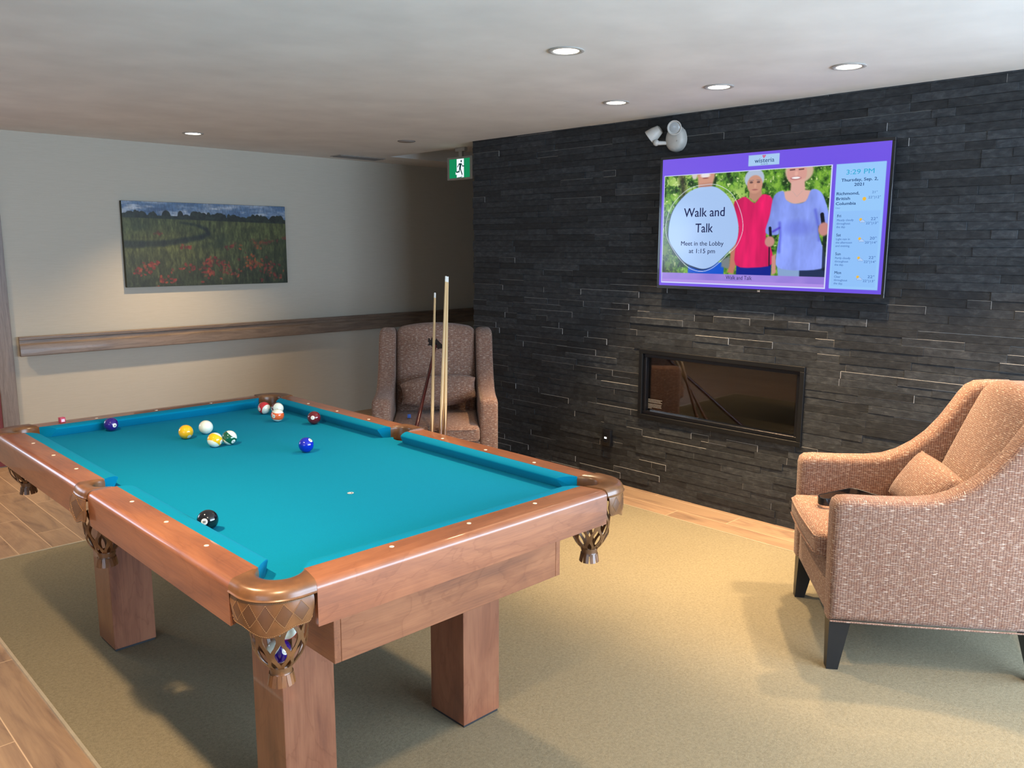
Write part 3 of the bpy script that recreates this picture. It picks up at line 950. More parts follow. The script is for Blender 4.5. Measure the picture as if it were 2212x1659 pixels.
# ------------------------------------------------------------------ armchairs
def rbox(lo, hi, r, n=(10, 10, 5), crown=0.0, front=0.0, warp=None):
    """rounded box on a dense grid; crown lifts the middle of the top"""
    bm = NB()
    c = [(lo[i]+hi[i])/2 for i in range(3)]; h = [(hi[i]-lo[i])/2 for i in range(3)]
    seen = {}
    def vert(p):
        k = tuple(round(x, 6) for x in p)
        if k not in seen:
            q = [max(-h[i]+r, min(h[i]-r, p[i])) for i in range(3)]
            d = Vector([p[i]-q[i] for i in range(3)])
            if d.length > 1e-9: d = d.normalized()*r
            w = Vector(q)+d
            u, v = w.x/h[0], w.y/h[1]
            if w.z > 0: w.z += crown*max(0, 1-u*u)*max(0, 1-v*v)
            if w.y < 0: w.y -= front*max(0, 1-u*u)*max(0, 1-(w.z/h[2])**2)
            w += Vector(c)
            if warp: w = Vector(warp(w))
            seen[k] = bm.verts.new(w)
        return seen[k]
    def lin(a, m):      # denser near the ends
        pts = [-a, -a+r*0.3, -a+r*0.65]
        inner = [-a+r+(2*a-2*r)*i/m for i in range(m+1)]
        return pts+inner+[a-r*0.65, a-r*0.3, a]
    g = [lin(h[i], n[i]) for i in range(3)]
    for ax in range(3):
        a, b = [i for i in range(3) if i != ax]
        for s in (-1, 1):
            for i in range(len(g[a])-1):
                for j in range(len(g[b])-1):
                    q = []
                    for (ii, jj) in ((i, j), (i+1, j), (i+1, j+1), (i, j+1)):
                        p = [0, 0, 0]; p[ax] = s*h[ax]; p[a] = g[a][ii]; p[b] = g[b][jj]
                        q.append(vert(p))
                    if len(set(q)) == 4:
                        try: bm.faces.new(q)
                        except ValueError: pass
    return bm

ARM_PROFILE = [(-0.035, 0.212), (-0.040, 0.45), (-0.042, 0.640), (-0.036, 0.664), (-0.018, 0.678), (0.02, 0.682), (0.12, 0.681), (0.24, 0.684), (0.31, 0.693),
               (0.37, 0.715), (0.43, 0.752), (0.485, 0.800), (0.535, 0.862), (0.575, 0.925), (0.605, 0.975), (0.63, 1.008), (0.665, 1.028),
               (0.72, 1.033), (0.80, 1.033), (0.842, 1.018), (0.850, 0.97), (0.815, 0.72), (0.775, 0.45), (0.745, 0.212)]
def armchair(label, loc, rotz):
    t = thing('armchair', label, 'armchair', loc, rotz, 'tweed wing armchairs')
    for s in (-1, 1):
        bm = NB()
        a, b = sorted((s*0.268, s*0.380))
        prism(bm, ARM_PROFILE, 0, a, b, 0.030, 4)
        obj('arm', bm, fabric, t, sm=50, uv=True)
        # welt along the lower outside edge
        obj('piping', path_tube([(s*0.374, -0.030, 0.213), (s*0.379, 0.2, 0.213), (s*0.379, 0.5, 0.213), (s*0.374, 0.742, 0.213)], 0.0035, 8), fabric, t, uv=True)
    bm = rbox((-0.272, -0.030, 0.212), (0.272, 0.60, 0.412), 0.012, (6, 6, 3)); obj('seat_frame', bm, fabric, t, sm=50, uv=True)
    bm = rbox((-0.268, -0.075, 0.414), (0.268, 0.52, 0.512), 0.026, (12, 12, 3), crown=0.016, front=0.010)
    sc = obj('seat_cushion', bm, fabric, t, sm=60, uv=True)
    for z in (0.432, 0.497):
        obj('piping', path_tube([(-0.262, -0.060, z), (-0.24, -0.0775, z), (-0.12, -0.083, z), (0, -0.085, z), (0.12, -0.083, z), (0.24, -0.0775, z), (0.262, -0.060, z)], 0.0035, 8), fabric, sc, uv=True)
    def lean(w):
        # upright slab -> leaning back with an arched crest
        k = max(0.0, (w.z-0.40)/0.63)
        y = w.y + 0.235*k**1.25 - (0.018*max(0, 1-(w.x/0.27)**2) if w.y < 0.52 else 0)
        z = w.z + (0.040*max(0, 1-(w.x/0.29)**2)*max(0, (k-0.6)/0.4))
        return (w.x, y, z)
    bm = rbox((-0.267, 0.440, 0.40), (0.267, 0.580, 1.03), 0.045, (12, 4, 14), warp=lean)
    obj('backrest', bm, fabric, t, sm=60, uv=True)
    def lean2(w):
        k = (w.z-0.212)/0.8
        return (w.x, w.y+0.105*k, w.z + (0.034*max(0, 1-(w.x/0.29)**2)*max(0, (k-0.8)/0.2)))
    bm = rbox((-0.266, 0.655, 0.212), (0.266, 0.742, 1.018), 0.02, (8, 2, 10), warp=lean2)
    obj('back_panel', bm, fabric, t, sm=60, uv=True)
    for s in (-1, 1):
        for front in (True, False):
            top, bot = 0.078, 0.042
            x_out = s*0.352
            y0 = -0.026 if front else 0.728
            sgn = 1 if front else -1
            dy = 0.0 if front else 0.012
            def ring(w, z, dy):
                xs = sorted((x_out, x_out - s*w)); ys = sorted((y0+dy, y0+dy+sgn*w))
                return [(xs[0], ys[0], z), (xs[1], ys[0], z), (xs[1], ys[1], z), (xs[0], ys[1], z)]
            obj('leg', loft([ring(bot, 0.009, dy), ring(top, 0.213, 0)]), black_wood, t, sm=0)
    return t
BACK_ROT = math.atan2(-0.640, 0.769)
armchair('brown tweed wing armchair at the end of the stone wall behind the pool cues', (1.700, 1.184, 0), BACK_ROT)
NEAR_ROT = math.radians(217)
NEAR_LOC = (1.51+0.35*math.cos(math.radians(37)), -1.43+0.35*math.sin(math.radians(37)), 0)
armchair('orange-brown tweed wing armchair in the right foreground holding a black ball rack', NEAR_LOC, NEAR_ROT)

def chair_pt(loc, rot, x, y, z):
    return Vector((loc[0]+x*math.cos(rot)-y*math.sin(rot), loc[1]+x*math.sin(rot)+y*math.cos(rot), z))

def pillow(label, loc, rot, x, y, z, tilt, roll, W=0.245, H=0.092, T=0.066, taper=0.30, ear=0.0):
    V, Fc = [], []; n = 22; m = 14
    for side in (1, -1):
        for i in range(n+1):
            for j in range(m+1):
                u = -1+2*i/n; v = -1+2*j/m
                th = T*(max(0, (1-abs(u)**2.6)*(1-abs(v)**2.4)))**0.5
                px = W*u*(1-0.05*(1-v*v)+ear*v*v); pz = H*v*(1-taper*abs(u)**3+0.14*(1-u*u)+ear*1.5*u**4)
                V.append((px, side*th, pz))
    for s in (0, 1):
        o = s*(n+1)*(m+1)
        for i in range(n):
            for j in range(m):
                q = (o+i*(m+1)+j, o+(i+1)*(m+1)+j, o+(i+1)*(m+1)+j+1, o+i*(m+1)+j+1)
                Fc.append(q if s else q[::-1])
    bm = NB()
    vs = [bm.verts.new(p) for p in V]
    for f in Fc: bm.faces.new([vs[i] for i in f])
    bmesh.ops.remove_doubles(bm, verts=bm.verts, dist=0.0005)
    o = obj('lumbar_pillow', bm, fabric, None, sm=80, uv=True)
    tag(o, label, 'pillow', 'lumbar pillows on the armchairs')
    R_ = Matrix.Rotation(rot, 4, 'Z') @ Matrix.Rotation(tilt, 4, 'X') @ Matrix.Rotation(roll, 4, 'Y')
    R_.translation = chair_pt(loc, rot, x, y, z)
    o.matrix_world = R_
    return o
pillow('brown tweed lumbar pillow on the far armchair behind the pool cues', (1.700, 1.184), BACK_ROT, 0.018, 0.350, 0.664, math.radians(-22), math.radians(-5))
pillow('orange-brown tweed lumbar pillow on the near armchair at the right', NEAR_LOC, NEAR_ROT, -0.005, 0.385, 0.638, math.radians(-33), math.radians(0), 0.236, 0.104, 0.058, 0.0, 0.05)

# ------------------------------------------------------------------ cues and bridge stick
maple = plain('maple_shaft', rgb(222, 190, 140), 0.3, coat=0.4, noise=8)
butt_m = plain('cue_butt_wood', rgb(120, 84, 54), 0.3, coat=0.4)
ferrule_m = plain('white_ferrule', rgb(240, 240, 232), 0.3)
tip_m = plain('cue_tip_leather', rgb(80, 110, 150), 0.8)
def cue(label, base, top, phase):
    base, top = Vector(base), Vector(top)
    L = (top-base).length; d = (top-base).normalized()
    o = thing('pool_cue', label, 'pool cue', base, 0, 'maple pool cues leaning on the far armchair')
    P = lambda s: d*s
    def R(s): return 0.0150 - (0.0150-0.0064)*(s/L)**0.85
    def seg(name, s0, s1, m, n=6, parent=None, k=1.0, lab=None):
        pts = [P(s0+(s1-s0)*i/n) for i in range(n+1)]
        return obj(name, path_tube(pts, [R(s0+(s1-s0)*i/n)*k for i in range(n+1)], 16), m, parent or o, sm=60, label=lab)
    seg('bumper', 0.010, 0.022, black_rubber, 1)
    sj = 0.68
    # butt with long maple points inlaid into darker wood
    a = d.orthogonal().normalized(); b = d.cross(a)
    bt = seg('butt', 0.022, sj, butt_m, 10)
    pts_geo = []
    for q in range(4):
        ang0 = phase + q*PI/2
        rings = []
        N = 14
        for i in range(N+1):
            s = 0.52+(sj-0.52)*i/N
            hw = (PI/4)*(i/N)*0.98+0.01
            r = R(s)*1.012
            ring = [P(s)+(a*math.cos(ang0+hw*w)+b*math.sin(ang0+hw*w))*r for w in (-1, -0.5, 0, 0.5, 1)]
            ring += [P(s)+(a*math.cos(ang0+hw*w)+b*math.sin(ang0+hw*w))*r*0.97 for w in (1, 0.5, 0, -0.5, -1)]
            rings.append(ring)
        pts_geo.append(loft(rings))
    obj('inlay_points', merge(*pts_geo), maple, bt, sm=60, label='pale pointed inlays')
    seg('shaft', sj, L-0.035, maple, 10)
    seg('ferrule', L-0.035, L-0.012, ferrule_m, 1)
    seg('tip', L-0.012, L, ferrule_m, 1, k=0.97)
    return o
cue('leftmost and shortest-standing maple pool cue leaning on the far armchair', (1.4263, 0.9051, 0.0125), (1.8952, 1.4154, 1.2956), 0.3)
cue('middle maple pool cue, its tip just left of the tallest tip', (1.5330, 0.9653, 0.0125), (1.8544, 1.2556, 1.4049), 0.0)
cue('right-hand maple pool cue of the crossing pair on the far armchair', (1.5560, 0.9427, 0.0125), (1.8690, 1.2580, 1.4018), 0.5)

def bridge_stick():
    base = Vector((1.0414, 0.7815, 0.0)); top = Vector((1.9307, 1.4540, 0.972))
    d = (top-base).normalized(); L = (top-base).length
    o = thing('bridge_stick', 'dark red bridge stick with a black notched head leaning in the far armchair', 'bridge stick', base)
    red = plain('mahogany_lacquer', rgb(74, 24, 20), 0.2, coat=0.6)
    obj('bumper', path_tube([d*0.034, d*0.05], 0.0165, 14), black_rubber, o, sm=60)
    obj('shaft', path_tube([d*(0.05+(L-0.07)*i/8) for i in range(9)], [0.0160-0.0070*i/8 for i in range(9)], 16), red, o, sm=60)
    # notched head: a flat plate with finger grooves, square to the stick
    right = Vector((0.769, -0.640, 0)); up = Vector((0, 0, 1)); 
    prof = [(-0.062, -0.012), (-0.050, 0.006), (-0.060, 0.012), (-0.058, 0.034), (-0.046, 0.030), (-0.040, 0.020), (-0.034, 0.036), (-0.020, 0.038), (-0.016, 0.022), (-0.006, 0.020),
            (0.004, 0.034), (0.012, 0.020), (0.030, 0.002), (0.062, -0.026), (0.060, -0.034), (0.030, -0.034), (0.014, -0.040), (0.006, -0.028), (-0.010, -0.024), (-0.022, -0.034), (-0.036, -0.014)]
    hole = None
    bm = NB()
    n = (d*0.35+Vector((0.64, 0.769, 0))*0.65).normalized()
    x_ = right; y_ = n.cross(x_).normalized()
    if y_.z < 0: y_ = -y_
    va = [bm.verts.new(d*L + x_*p[0]*0.85 + y_*p[1] - n*0.006) for p in prof]; vb = [bm.verts.new(d*L + x_*p[0]*0.85 + y_*p[1] + n*0.006) for p in prof]
    bm.faces.new(va); bm.faces.new(vb)
    for i in range(len(prof)): bm.faces.new((va[i], va[(i+1) % len(prof)], vb[(i+1) % len(prof)], vb[i]))
    obj('bridge_head', bm, black_plastic, o, sm=0, label='black notched plastic head')
bridge_stick()

chalk('chalk_cube', 'blue chalk cube in pale wrapper on the seat of the far armchair', chair_pt((1.700, 1.184), BACK_ROT, -0.165, 0.155, 0.5285), (0, 0, 0.9),
      plain('blue_chalk_top', rgb(60, 110, 200), 0.9), plain('blue_chalk', rgb(60, 104, 190), 0.7), plain('wrapper_pale', rgb(176, 178, 206), 0.6))

# ball rack lying on the near armchair seat
def rack():
    A, B = Vector((1.785, -1.148, 0)), Vector((2.075, -1.218, 0))
    d = A-B; c, s = math.cos(math.radians(86)), math.sin(math.radians(86))
    C = B + Vector((d.x*c-d.y*s, d.x*s+d.y*c, 0))*0.94
    P = [A, B, C]; G = (A+B+C)/3
    out = []
    r = 0.036
    for i in range(3):
        p = P[i]; a = (P[i-1]-p).normalized(); b = (P[(i+1) % 3]-p).normalized()
        bis = (a+b).normalized(); half = a.angle(b)/2
        cc = p + bis*(r/math.sin(half))
        st = p + a*(r/math.tan(half)); en = p + b*(r/math.tan(half))
        a0 = math.atan2(st.y-cc.y, st.x-cc.x); a1 = math.atan2(en.y-cc.y, en.x-cc.x)
        dd = (a1-a0+PI) % (2*PI)-PI
        for k in range(9):
            t = a0+dd*k/8; out.append((cc.x+r*math.cos(t), cc.y+r*math.sin(t)))
    rings = []
    z0, z1 = 0.532, 0.562
    for x, y in out:
        v = (Vector((x, y, 0))-G).normalized()
        ring = []
        for o_, z in ((0, z0), (0, z1), (-0.003, z1+0.002), (-0.007, z1), (-0.007, z0+0.004), (-0.014, z0+0.003), (-0.014, z0)):
            ring.append((x+v.x*o_, y+v.y*o_, z))
        rings.append(ring)
    o = obj('ball_rack', loft(rings, close_path=True, caps=False), black_plastic, None, sm=40)
    tag(o, 'black plastic triangle ball rack lying on the seat of the near armchair', 'ball rack')
rack()

# ------------------------------------------------------------------ numpy painting helpers
def hash_noise(w, h, cell, seed):
    rs = np.random.RandomState(seed)
    gw, gh = int(w/cell[0])+3, int(h/cell[1])+3
    g = rs.rand(gh, gw)
    x = np.arange(w)/cell[0]; y = np.arange(h)/cell[1]
    xi, yi = x.astype(int), y.astype(int); xf, yf = x-xi, y-yi
    xf = xf*xf*(3-2*xf); yf = yf*yf*(3-2*yf)
    a = g[yi][:, xi]; b = g[yi][:, xi+1]; c = g[yi+1][:, xi]; d = g[yi+1][:, xi+1]
    xf = xf[None, :]; yf = yf[:, None]
    return a*(1-xf)*(1-yf)+b*xf*(1-yf)+c*(1-xf)*yf+d*xf*yf
def fbm(w, h, cell, seed, oct=4, rough=0.55):
    s = 0; t = 0; a = 1.0
    for i in range(oct):
        s = s + a*hash_noise(w, h, (max(1.01, cell[0]/2**i), max(1.01, cell[1]/2**i)), seed+i); t += a; a *= rough
    return s/t
def C3(r, g, b): return np.array([r, g, b], float)/255
def blend(img, mask, col):
    m = np.clip(mask, 0, 1)[..., None]
    img[:] = img*(1-m)+np.asarray(col)*m
def poly_mask(w, h, pts, soft=0.0):
    """pts in 0..1; even-odd fill with optional soft edge"""
    X, Y = np.meshgrid((np.arange(w)+0.5)/w, (np.arange(h)+0.5)/h)
    ins = np.zeros((h, w), bool); D = np.full((h, w), 9.0)
    asp = w/h
    n = len(pts)
    for i in range(n):
        x1, y1 = pts[i]; x2, y2 = pts[(i+1) % n]
        if y1 != y2:
            c = ((Y < y1) != (Y < y2)) & (X < (x2-x1)*(Y-y1)/(y2-y1)+x1)
            ins ^= c
        if soft:
            dx, dy = (x2-x1)*asp, y2-y1; l2 = dx*dx+dy*dy+1e-12
            t = np.clip((((X-x1)*asp)*dx+(Y-y1)*dy)/l2, 0, 1)
            D = np.minimum(D, np.hypot((X-x1)*asp-t*dx, Y-y1-t*dy))
    if not soft: return ins.astype(float)
    return np.clip(0.5+np.where(ins, D, -D)/soft, 0, 1)
def ell(w, h, cx, cy, rx, ry, soft=0.15, rot=0.0):
    X, Y = np.meshgrid((np.arange(w)+0.5)/w, (np.arange(h)+0.5)/h)
    asp = w/h
    dx, dy = (X-cx)*asp, Y-cy
    c, s = math.cos(rot), math.sin(rot)
    u, v = (dx*c+dy*s)/(rx*asp), (-dx*s+dy*c)/ry
    d = np.sqrt(u*u+v*v)
    return np.clip((1-d)/soft+0.5, 0, 1)
def line_mask(w, h, pts, wd, soft=0.004):
    X, Y = np.meshgrid((np.arange(w)+0.5)/w, (np.arange(h)+0.5)/h)
    asp = w/h; D = np.full((h, w), 9.0)
    for (x1, y1), (x2, y2) in zip(pts[:-1], pts[1:]):
        dx, dy = (x2-x1)*asp, y2-y1; l2 = dx*dx+dy*dy+1e-12
        t = np.clip((((X-x1)*asp)*dx+(Y-y1)*dy)/l2, 0, 1)
        D = np.minimum(D, np.hypot((X-x1)*asp-t*dx, Y-y1-t*dy))
    return np.clip((wd-D)/soft+0.5, 0, 1)
def picture_mesh(name, img, O, U, Vv, mat, parent, label=None):
    """coloured grid: img (h,w,3) sRGB, origin top-left O, U and V edge vectors"""
    h, w = img.shape[:2]
    O, U, Vv = np.array(O), np.array(U), np.array(Vv)
    ii, jj = np.meshgrid(np.arange(w+1)/w, np.arange(h+1)/h)
    P = O[None, None]+ii[..., None]*U+jj[..., None]*Vv
    V = P.reshape(-1, 3)
    a = (np.arange(h)[:, None]*(w+1)+np.arange(w)[None, :]).ravel()
    Fq = np.stack([a, a+w+1, a+w+2, a+1], 1)
    me = bpy.data.meshes.new(name)
    me.vertices.add(len(V)); me.vertices.foreach_set('co', V.ravel())
    me.loops.add(Fq.size); me.loops.foreach_set('vertex_index', Fq.ravel().astype(np.int32))
    me.polygons.add(len(Fq)); me.polygons.foreach_set('loop_start', np.arange(0, Fq.size, 4, dtype=np.int32))
    me.polygons.foreach_set('loop_total', np.full(len(Fq), 4, dtype=np.int32))
    me.update(calc_edges=True)
    lin = np.where(img <= 0.04045, img/12.92, ((np.clip(img, 0, 1)+0.055)/1.055)**2.4)
    pad = np.pad(lin, ((0, 1), (0, 1), (0, 0)), mode='edge')
    colr = np.concatenate([pad.reshape(-1, 3), np.ones((len(V), 1))], 1)
    ca = me.color_attributes.new('Col', 'FLOAT_COLOR', 'POINT'); ca.data.foreach_set('color', colr.ravel())
    me.materials.append(mat)
    o = bpy.data.objects.new(name, me); link(o, parent)
    if label: o['label'] = label
    return o

# ------------------------------------------------------------------ the painting
def painting():
    x0, x1, z0, z1 = 0.950, 2.325, 1.262, 1.921
    yf = WALL_Y-0.036
    bm = NB(); bx(bm, (x0, yf, z0), (x1, WALL_Y-0.001, z1), 0.003, 2)
    o = obj('painting', bm, plain('canvas_edge', rgb(60, 66, 54), 0.8))
    tag(o, 'unframed canvas painting of a poppy field on the pale wall above the handrail', 'painting')
    w, h = 420, 200
    X, Y = np.meshgrid((np.arange(w)+0.5)/w, (np.arange(h)+0.5)/h)
    img = np.zeros((h, w, 3))
    cl = fbm(w, h, (70, 18), 3, 4); sky = C3(88, 120, 158)
    img[:] = sky
    blend(img, (cl-0.48)*4.0, C3(150, 166, 186)); blend(img, (fbm(w, h, (50, 12), 9, 4)-0.58)*6, C3(186, 194, 204)); blend(img, (0.42-cl)*4, C3(66, 92, 130))
    # tree line
    tl = 0.125 + 0.03*X*0 + 0
    rs = np.random.RandomState(4)
    field_top = 0.185+0.035*X
    top = field_top-0.035
    for k in range(60):
        cx = rs.rand(); r = rs.uniform(0.012, 0.032); hh = rs.uniform(0.03, 0.085)
        top = np.minimum(top, np.where(abs(X-cx) < r, field_top-0.02-hh*np.sqrt(np.clip(1-((X-cx)/r)**2, 0, 1)), 9))
    tm = np.clip((Y-top)*h/1.5, 0, 1)
    tn = fbm(w, h, (9, 7), 21, 3)
    blend(img, tm, C3(36, 44, 34)[None, None]*(0.6+0.9*tn[..., None]))
    fm = np.clip((Y-field_top)*h/2.0, 0, 1)
    n1 = fbm(w, h, (5, 16), 31, 4); n2 = fbm(w, h, (60, 30), 41, 3)
    f1 = C3(84, 90, 46)[None, None]*(0.55+0.9*n1[..., None]); f2 = C3(38, 48, 34)[None, None]*(0.55+0.9*n1[..., None])
    k = np.clip((Y-0.45)*1.6+(n2-0.5)*1.2, 0, 1)[..., None]
    blend(img, fm, f1*(1-k)+f2*k)
    blend(img, fm*np.clip((n2-0.55)*3, 0, 0.6), C3(60, 70, 40))
    # dark path curving through the field
    path = [(0.0, 0.50), (0.10, 0.50), (0.22, 0.49), (0.35, 0.45), (0.45, 0.41), (0.49, 0.365), (0.48, 0.32), (0.44, 0.28), (0.39, 0.255), (0.33, 0.24)]
    for i in range(len(path)-1):
        wd = 0.035*(1-i/9)+0.006
        blend(img, fm*line_mask(w, h, path[i:i+2], wd, 0.03)*0.75, C3(30, 40, 36)[None, None]*(0.7+0.6*n1[..., None]))
    # poppies
    clusters = [(0.14, 0.80, 0.05, 0.10, 22), (0.16, 0.74, 0.05, 0.05, 16), (0.35, 0.53, 0.03, 0.035, 10), (0.35, 0.79, 0.07, 0.05, 20), (0.50, 0.72, 0.05, 0.09, 34), (0.48, 0.84, 0.05, 0.08, 22),
                (0.58, 0.77, 0.05, 0.07, 20), (0.63, 0.53, 0.05, 0.04, 14), (0.76, 0.74, 0.06, 0.10, 44), (0.87, 0.78, 0.08, 0.08, 34), (0.80, 0.48, 0.05, 0.06, 16), (0.90, 0.46, 0.07, 0.03, 18), (0.98, 0.42, 0.02, 0.02, 6),
                (0.07, 0.83, 0.02, 0.06, 8), (0.22, 0.92, 0.04, 0.05, 10), (0.92, 0.90, 0.05, 0.06, 14), (0.19, 0.38, 0.05, 0.02, 8), (0.60, 0.84, 0.03, 0.05, 8), (0.67, 0.87, 0.06, 0.05, 10), (0.18, 1.0, 0.02, 0.02, 3), (0.82, 0.97, 0.01, 0.03, 5), (0.28, 0.93, 0.02, 0.04, 5)]
    for (cx, cy, sx, sy, n) in clusters:
        for _ in range(n):
            px, py = cx+rs.randn()*sx*0.55, cy+rs.randn()*sy*0.5
            col = C3(*[(150, 50, 42), (126, 44, 38), (162, 68, 44), (108, 40, 36)][rs.randint(4)])
            if 0.68 < px < 0.84 and rs.rand() < 0.5: col = C3(180, 84, 36)
            a = rs.uniform(0.5, 0.9) if py > 0.5 else rs.uniform(0.25, 0.5)
            blend(img, a*ell(w, h, px, py, rs.uniform(0.004, 0.011), rs.uniform(0.008, 0.020), 0.6, rs.uniform(-0.6, 0.6)), col)
    n4 = fbm(w, h, (2.5, 6), 61, 2)
    img *= (0.82+0.36*n4)[..., None]
    blend(img, (n1-0.62)*3*np.clip((Y-0.5)*3, 0, 0.6), C3(110, 116, 70))
    img = img*0.80+0.2*img.mean(axis=2, keepdims=True)*0.6
    picture_mesh('painted_canvas', img, (x0+0.001, yf-0.0004, z1-0.001), (x1-x0-0.002, 0, 0), (0, 0, -(z1-z0-0.002)), vcol_mat('oil_paint', 0, 0.5, 0.25), o, label='poppies, dark tree line and blue sky')
painting()

# ------------------------------------------------------------------ television
TVX = 2.835
def television():
    t = thing('television', 'large wall-mounted television showing a Walk and Talk notice on the stone wall', 'television', (TVX, -0.29, 1.335))
    def loc(o):
        # parts are modelled in room coordinates
        if o.parent is t: o.matrix_parent_inverse = Matrix.Translation(-Vector((TVX, -0.29, 1.335)))
        return o
    ya, yb, za, zb = 0.400, -0.986, 1.336, 2.119     # outer body
    s0, s1, sz0, sz1 = 0.385, -0.970, 1.355, 2.103   # screen
    bm = NB(); bx(bm, (TVX+0.006, yb+0.006, za+0.006), (TVX+0.045, ya-0.006, zb-0.006), 0.006, 2)
    loc(obj('casing', bm, black_plastic, t))
    bm = NB()
    bx(bm, (TVX-0.002, yb, za), (TVX+0.012, ya, sz0), 0.001, 1); bx(bm, (TVX-0.002, yb, sz1), (TVX+0.012, ya, zb), 0.001, 1)
    bx(bm, (TVX-0.002, yb, sz0), (TVX+0.012, s1, sz1), 0.001, 1); bx(bm, (TVX-0.002, s0, sz0), (TVX+0.012, ya, sz1), 0.001, 1)
    bz = loc(obj('bezel', bm, black_plastic, t))
    bm = NB(); bx(bm, (TVX+0.046, -0.50, 1.55), (STONE_X-0.012, -0.08, 1.90), 0.004, 1)
    loc(obj('wall_bracket', bm, black_metal, t))
    V, Fc = text_geo('LG', 0.013, (TVX-0.0024, -0.287, 1.3405), (0, -1, 0), (0, 0, 1), 'LEFT', 0.02)
    loc(obj('logo', (V, Fc), plain('logo_silver', rgb(190, 190, 195), 0.3), bz, sm=0))

    def flat(name, y0, y1, z0, z1, x, m, parent, label=None):
        V = [(x, y0, z0), (x, y1, z0), (x, y1, z1), (x, y0, z1)]
        return loc(obj(name, (V, [(0, 1, 2, 3)]), m, parent, sm=0, label=label))
    E_ = 1.0
    em = vcol_mat('screen_picture', 1.0)
    # purple field and pale sidebar as one lit panel
    w, h = 300, 168
    img = np.zeros((h, w, 3)); X, Y = np.meshgrid((np.arange(w)+0.5)/w, (np.arange(h)+0.5)/h)
    img[:] = C3(112, 84, 228)
    blend(img, np.clip(1-X*1.4, 0, 1)*0.25, C3(150, 110, 238))
    def rect(y0, y1, z0, z1):
        u0, u1 = (s0-y0)/(s0-s1), (s0-y1)/(s0-s1); v0, v1 = (sz1-z1)/(sz1-sz0), (sz1-z0)/(sz1-sz0)
        return ((X > u0) & (X < u1) & (Y > v0) & (Y < v1)).astype(float)
    blend(img, rect(-0.697, -0.952, 1.373, 2.005), C3(150, 200, 250))
    blend(img, rect(-0.707, -0.940, 1.388, 1.771)*0.6, C3(140, 188, 248))
    blend(img, rect(-0.195, -0.378, 2.028, 2.087), C3(166, 202, 240))
    screen = loc(picture_mesh('screen', img, (TVX+0.001, s0, sz1), (0, s1-s0, 0), (0, 0, sz0-sz1), em, t, 'lit purple screen with a photograph and a weather sidebar'))
    def smooth_poly(P, n=4):
        out = []
        for i in range(len(P)):
            p0, p1, p2, p3 = P[i-1], P[i], P[(i+1) % len(P)], P[(i+2) % len(P)]
            for k in range(n):
                t = k/n
                out.append(tuple(0.5*((2*p1[j])+(-p0[j]+p2[j])*t+(2*p0[j]-5*p1[j]+4*p2[j]-p3[j])*t*t+(-p0[j]+3*p1[j]-3*p2[j]+p3[j])*t**3) for j in (0, 1)))
        return out
    # photograph of walkers
    w, h = 380, 232
    X, Y = np.meshgrid((np.arange(w)+0.5)/w, (np.arange(h)+0.5)/h)
    img = np.zeros((h, w, 3))
    n = fbm(w, h, (16, 16), 5, 5, 0.75); n2 = fbm(w, h, (60, 60), 8, 3); n3 = fbm(w, h, (5, 5), 15, 2)
    img[:] = C3(70, 120, 40)
    blend(img, (n-0.45)*5, C3(130, 180, 60)); blend(img, (0.46-n)*6, C3(26, 52, 22)); blend(img, (n2-0.55)*4*(n > 0.5), C3(176, 206, 110)); blend(img, (n3-0.68)*5, C3(206, 226, 150))
    blend(img, np.clip(1-abs(X-0.115-0.02*np.sin(Y*9))*26, 0, 1)*0.8*np.clip(1.2-Y*1.6, 0, 1), C3(56, 46, 38))
    blend(img, np.clip((0.16-X)*8, 0, 1)*np.clip((Y-0.3)*1.5, 0, 1)*0.75, C3(40, 36, 22))
    blend(img, np.clip((Y-0.62)*3, 0, 1)*np.clip((0.3-X)*4, 0, 1)*0.5*(n > 0.55), C3(120, 170, 50))
    SK = C3(206, 150, 128)
    jaw = [(0.214, -0.002), (0.338, -0.01), (0.334, 0.046), (0.32, 0.118), (0.316, 0.160), (0.235, 0.160), (0.227, 0.036)]
    blend(img, poly_mask(w, h, jaw, 0.02), SK); blend(img, ell(w, h, 0.275, 0.020, 0.030, 0.022, 0.5), C3(232, 226, 226)); blend(img, ell(w, h, 0.277, 0.045, 0.020, 0.006, 0.6), C3(150, 84, 80))
    blend(img, ell(w, h, 0.205, 0.01, 0.018, 0.04, 0.5), C3(210, 200, 196)); blend(img, poly_mask(w, h, [(0.24, 0.10), (0.32, 0.09), (0.32, 0.14), (0.24, 0.15)], 0.03)*0.4, C3(130, 80, 70))
    blend(img, poly_mask(w, h, [(0.183, 0.80), (0.416, 0.80), (0.416, 0.911), (0.184, 0.905)], 0.01), C3(14, 84, 206))
    blend(img, poly_mask(w, h, [(0.40, 0.78), (0.45, 0.74), (0.455, 0.86), (0.40, 0.84)], 0.02), C3(120, 128, 132))
    # middle walker
    blend(img, poly_mask(w, h, [(0.454, 0.70), (0.483, 0.62), (0.492, 0.80), (0.476, 0.901), (0.439, 0.887), (0.452, 0.83)], 0.015), C3(190, 120, 100))
    blend(img, poly_mask(w, h, [(0.494, 0.80), (0.70, 0.79), (0.70, 0.93), (0.494, 0.93)], 0.01), C3(14, 34, 140))
    red = [(0.53, 0.228), (0.586, 0.285), (0.627, 0.213), (0.686, 0.252), (0.688, 0.428), (0.659, 0.569), (0.692, 0.662), (0.706, 0.805), (0.6, 0.841), (0.489, 0.822), (0.485, 0.641), (0.498, 0.494), (0.461, 0.289), (0.49, 0.247)]
    rm = poly_mask(w, h, smooth_poly(red, 3), 0.01)
    fold = fbm(w, h, (16, 70), 77, 3)
    blend(img, rm, C3(214, 28, 96)[None, None]*(0.82+0.36*fold[..., None]))
